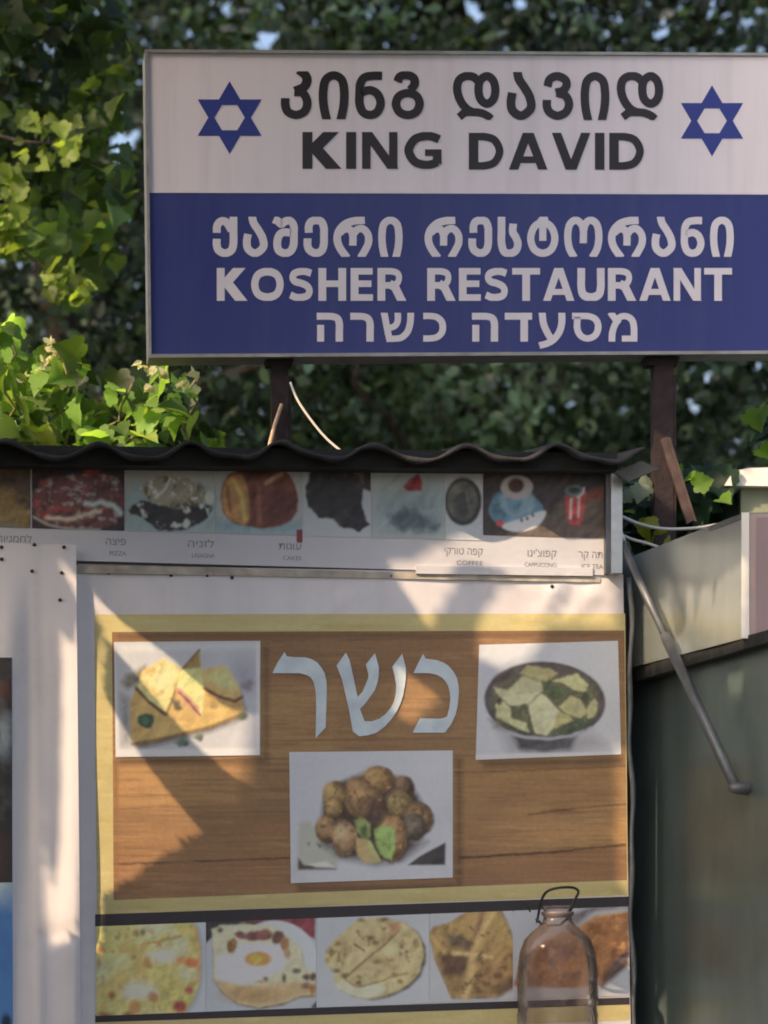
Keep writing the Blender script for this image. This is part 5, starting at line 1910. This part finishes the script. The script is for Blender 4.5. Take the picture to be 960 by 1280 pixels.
# plane tree with sunlit tips hanging into the top left corner
TL = [(-260, -80), (120, -80), (175, 40), (172, 240), (150, 330), (118, 385), (88, 380), (60, 372), (50, 330), (10, 320), (-60, 340), (-260, 330)]
pp = scatter(TL, 1500, 1.9, 3.2, 41, 8)
tree('plane_tree', 'plane tree with sunlit lobed leaves left of the restaurant sign', (-3.6, 2.6, 0), (-2.4, 2.6, 4.7), (1.0, .5, .9), 0, .072, (.045, .075, .022), 42, m='leaf', trunk_r=.12, tmpl=LT, group='trees behind the kiosks', yellow=.08, pts=pp, aim=(-.1, -.6, .5), spread=.9)
# its drooping tips, sunlight also put into their paler tint
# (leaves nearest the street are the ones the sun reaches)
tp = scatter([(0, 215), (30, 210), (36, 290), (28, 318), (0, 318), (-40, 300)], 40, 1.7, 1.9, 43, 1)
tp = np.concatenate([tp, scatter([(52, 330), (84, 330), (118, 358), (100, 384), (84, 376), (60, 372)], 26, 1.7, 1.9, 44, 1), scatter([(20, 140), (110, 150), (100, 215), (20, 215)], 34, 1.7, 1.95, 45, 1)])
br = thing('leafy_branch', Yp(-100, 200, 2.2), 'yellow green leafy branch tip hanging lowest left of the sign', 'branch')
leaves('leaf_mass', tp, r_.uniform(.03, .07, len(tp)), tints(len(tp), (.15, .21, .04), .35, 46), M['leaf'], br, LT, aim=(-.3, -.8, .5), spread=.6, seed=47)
mb = MB()
for i, (a, b) in enumerate(((20, 270), (85, 360), (70, 180))):
    limb(mb, Yp(-260, 130, 2.3), Yp(a, b, 1.85), .014, .003, .04, 8, i)
mb.build('stem', M['bark'], br, smooth=True)

# ------------------------------------------------------------------ added unseen leaf screens, shaped to shade the stall and leave sun patches
PATCH = [
    [(106, 812), (142, 880), (198, 972), (264, 1052), (210, 1084), (160, 1122), (124, 1128), (112, 1150), (106, 1150)],
    [(99, 726), (163, 788), (215, 826), (290, 894), (330, 902), (364, 926), (402, 958), (384, 1014), (346, 1004), (300, 978), (252, 938), (190, 864), (150, 815)],
    [(495, 712), (594, 712), (545, 796)],
    [(516, 714), (612, 668), (775, 668), (775, 735), (690, 742), (600, 716)],
    [(628, 742), (724, 722), (700, 775), (678, 834), (640, 848), (602, 826), (604, 780)],
    [(722, 742), (780, 735), (776, 790), (700, 792)],
    [(506, 842), (560, 882), (530, 912), (498, 902)],
    [(366, 788), (432, 744), (444, 752), (382, 795)],
]


PATCH.append([to_front(F(a, b, .055)) for a, b in [(96, 760), (102, 735), (102, 1162), (80, 1168), (50, 1174), (46, 1130), (40, 960), (52, 1080), (62, 1110), (70, 1000), (72, 900), (82, 820)]])
PATCH_BOTTLE = [to_front(Yp(a, b, bp.y - .035)) for a, b in ((664, 1146), (712, 1142), (748, 1160), (752, 1200), (700, 1205), (660, 1196))]
PATCH.append(PATCH_BOTTLE)


def on_front(pts, place):
    return [to_front(place(a, b)) for a, b in pts]


PATCH += [on_front(p, lambda a, b: W(a, b)) for p in (
    [(806, 764), (836, 756), (846, 800), (858, 790), (860, 745), (868, 742), (868, 790), (880, 735), (890, 735), (890, 785), (897, 730), (932, 706), (930, 797), (806, 830)],
    [(892, 828), (910, 824), (908, 842), (894, 842)])]
PATCH += [[(783, 950), (797, 950), (798, 1130), (786, 1110)], [(786, 1190), (799, 1190), (800, 1262), (787, 1262)]]
LIT = [[to_front(Yp(a, b, .5)) for a, b in [(-220, 610), (-220, 380), (40, 380), (120, 430), (270, 440), (310, 560), (290, 600)]],
       [to_front(Yp(a, b, .45)) for a, b in [(772, 588), (850, 575), (930, 585), (925, 640), (800, 690), (772, 680)]],
       [to_front(Yp(a, b, 1.85)) for a, b in [(-60, 130), (130, 130), (130, 400), (-60, 400)]]]
SHADE = [[(-260, 540), (800, 560), (800, 1950), (-260, 1950)],
         on_front([(150, 20), (1100, 20), (1100, 480), (150, 490)], lambda a, b: F(a, b, SO)),
         on_front([(760, 600), (1010, 560), (1010, 1950), (760, 1950)], lambda a, b: W(a, b)),
         [to_front(e0 + FR * u + Vector((0, 0, z))) for u, z in ((-.02, .05), (.6, .05), (.6, -.45), (-.02, -.45))],
         on_front([(-60, 520), (830, 540), (830, 620), (-60, 620)], lambda a, b: F(a, b, .2))]
st = 8.0
gx, gy = np.meshgrid(np.arange(-700, 1750, st), np.arange(-900, 2300, st))
gx = (gx + RNG.uniform(-.5, .5, gx.shape) * st).ravel()
gy = (gy + RNG.uniform(-.5, .5, gy.shape) * st).ravel()
gx = np.concatenate([gx, RNG.uniform(30, 800, 38000)])      # denser foliage round the openings
gy = np.concatenate([gy, RNG.uniform(650, 1200, 38000)])
edge = np.ones(len(gx), bool)
edge[-38000:] = pip(gx[-38000:], gy[-38000:], PATCH[:9]) < 26
gx, gy = gx[edge], gy[edge]
sh = pip(gx, gy, SHADE)
pa = pip(gx, gy, PATCH)
li = pip(gx, gy, LIT)
keep = (sh < 14) & (pa > 2) & ((li > 6) | (pip(gx, gy, SHADE[:1] + SHADE[2:3]) < -10))
gx, gy, pa = gx[keep], gy[keep], pa[keep]
B0 = front_np(gx, gy, np.zeros(len(gx)))
tt = np.full(len(gx), 1.0)
for _ in range(60):                                        # far enough along the sun's path to stand left of, or above, the view
    q_ = B0 + np.array(L)[None] * tt[:, None]
    k_ = D / (D + q_[:, 1]) / S
    seen = (CX + q_[:, 0] * k_ > -90) & (HY - (q_[:, 2] - CZ) * k_ > -90)
    tt[seen] += .08
tt += RNG.uniform(0, .55, len(gx)) + np.where(gx < 130, 1.0, 0)
Pb = B0 + np.array(L)[None] * tt[:, None]
szs = np.clip(.010 + pa * S * .8, .013, .088) * RNG.uniform(.85, 1.15, len(gx))
ok = np.ones(len(Pb), bool)
street = thing('added_shade_tree', (-3.0, -2.6, 0), 'unseen leaf screen added beside the stall to shape its shade and sun patches', 'tree')
leaves('crown', Pb[ok], szs[ok], tints(int(ok.sum()), (.05, .085, .022), .3, 51), M['leaf_dark'], street, SL, aim=tuple(L * 1.6), spread=.45, seed=52)
mb = MB()
path = limb(mb, (-3.0, -2.6, 0), (-2.3, -1.9, 5.2), .15, .05, .1, 9, 53)
for i in range(10):
    q = Pb[RNG.integers(0, len(Pb))]
    # limbs follow the leaves
    limb(mb, path[4 + i % 5], Vector(q), .03, .008, .05, 6, 60 + i) if i < 0 else None
mb.build('trunk', M['bark'], street, smooth=True)

# second unseen leaf screen, added to keep the sun off the trees behind
nb_ = 10000
qx, qy, qz = RNG.uniform(-2.6, 3.4, nb_), RNG.uniform(4.2, 5.4, nb_), RNG.uniform(2.2, 7.2, nb_)
Pg = np.stack([qx, qy, qz], 1) + np.array(L)[None] * RNG.uniform(6.6, 8.4, nb_)[:, None]
nf = 6000
Pf = np.stack([RNG.uniform(-2.8, 3.4, nf), RNG.uniform(7.0, 8.8, nf), RNG.uniform(3.2, 9.0, nf)], 1) + np.array(L)[None] * RNG.uniform(9.5, 11.5, nf)[:, None]
Pg = np.concatenate([Pg, Pf])
kk = D / (D + Pg[:, 1]) / S
ppx, ppy = CX + Pg[:, 0] * kk, HY - (Pg[:, 2] - CZ) * kk
Pg = Pg[(ppx < -60) | (ppy < -80)]
fx = np.array([to_front(Vector(p)) for p in Pg])
Pg = Pg[pip(fx[:, 0], fx[:, 1], LIT[:2] + SHADE) > 75]
# the part of it that keeps most of the plane tree in shade
n2 = 3200
P2 = np.array([tuple(Yp(a, b, c)) for a, b, c in zip(RNG.uniform(-300, 240, n2), RNG.uniform(-160, 420, n2), RNG.uniform(2.2, 2.8, n2))])
H = [(18, 270, 48), (88, 355, 42), (60, 180, 40), (100, 130, 18), (20, 90, 16), (130, 230, 18), (25, 330, 14), (160, 120, 12), (60, 60, 12)] + [(RNG.uniform(-10, 150), RNG.uniform(40, 390), RNG.uniform(6, 15)) for _ in range(26)]
k2 = D / (D + P2[:, 1]) / S
x2, y2 = CX + P2[:, 0] * k2, HY - (P2[:, 2] - CZ) * k2
kp = np.ones(n2, bool)
for a, b, r in H:
    kp &= np.hypot(x2 - a, y2 - b) > r
P2 = P2[kp] + np.array(L)[None] * RNG.uniform(2.6, 3.4, kp.sum())[:, None]
fx = np.array([to_front(Vector(p)) for p in P2])
P2 = P2[pip(fx[:, 0], fx[:, 1], LIT[:2] + SHADE) > 50]
Pg = np.concatenate([Pg, P2])
tree('added_shade_tree', 'unseen leaf screen added farther left to shade the trees behind', (-5.2, -0.4, 0), (-4.2, -0.2, 7.2), (2.0, .8, 1.6), 0, .16, (.04, .07, .02), 71, trunk_r=.22, gaps=False, group=None, pts=Pg, aim=tuple(L * 1.2), spread=.6)
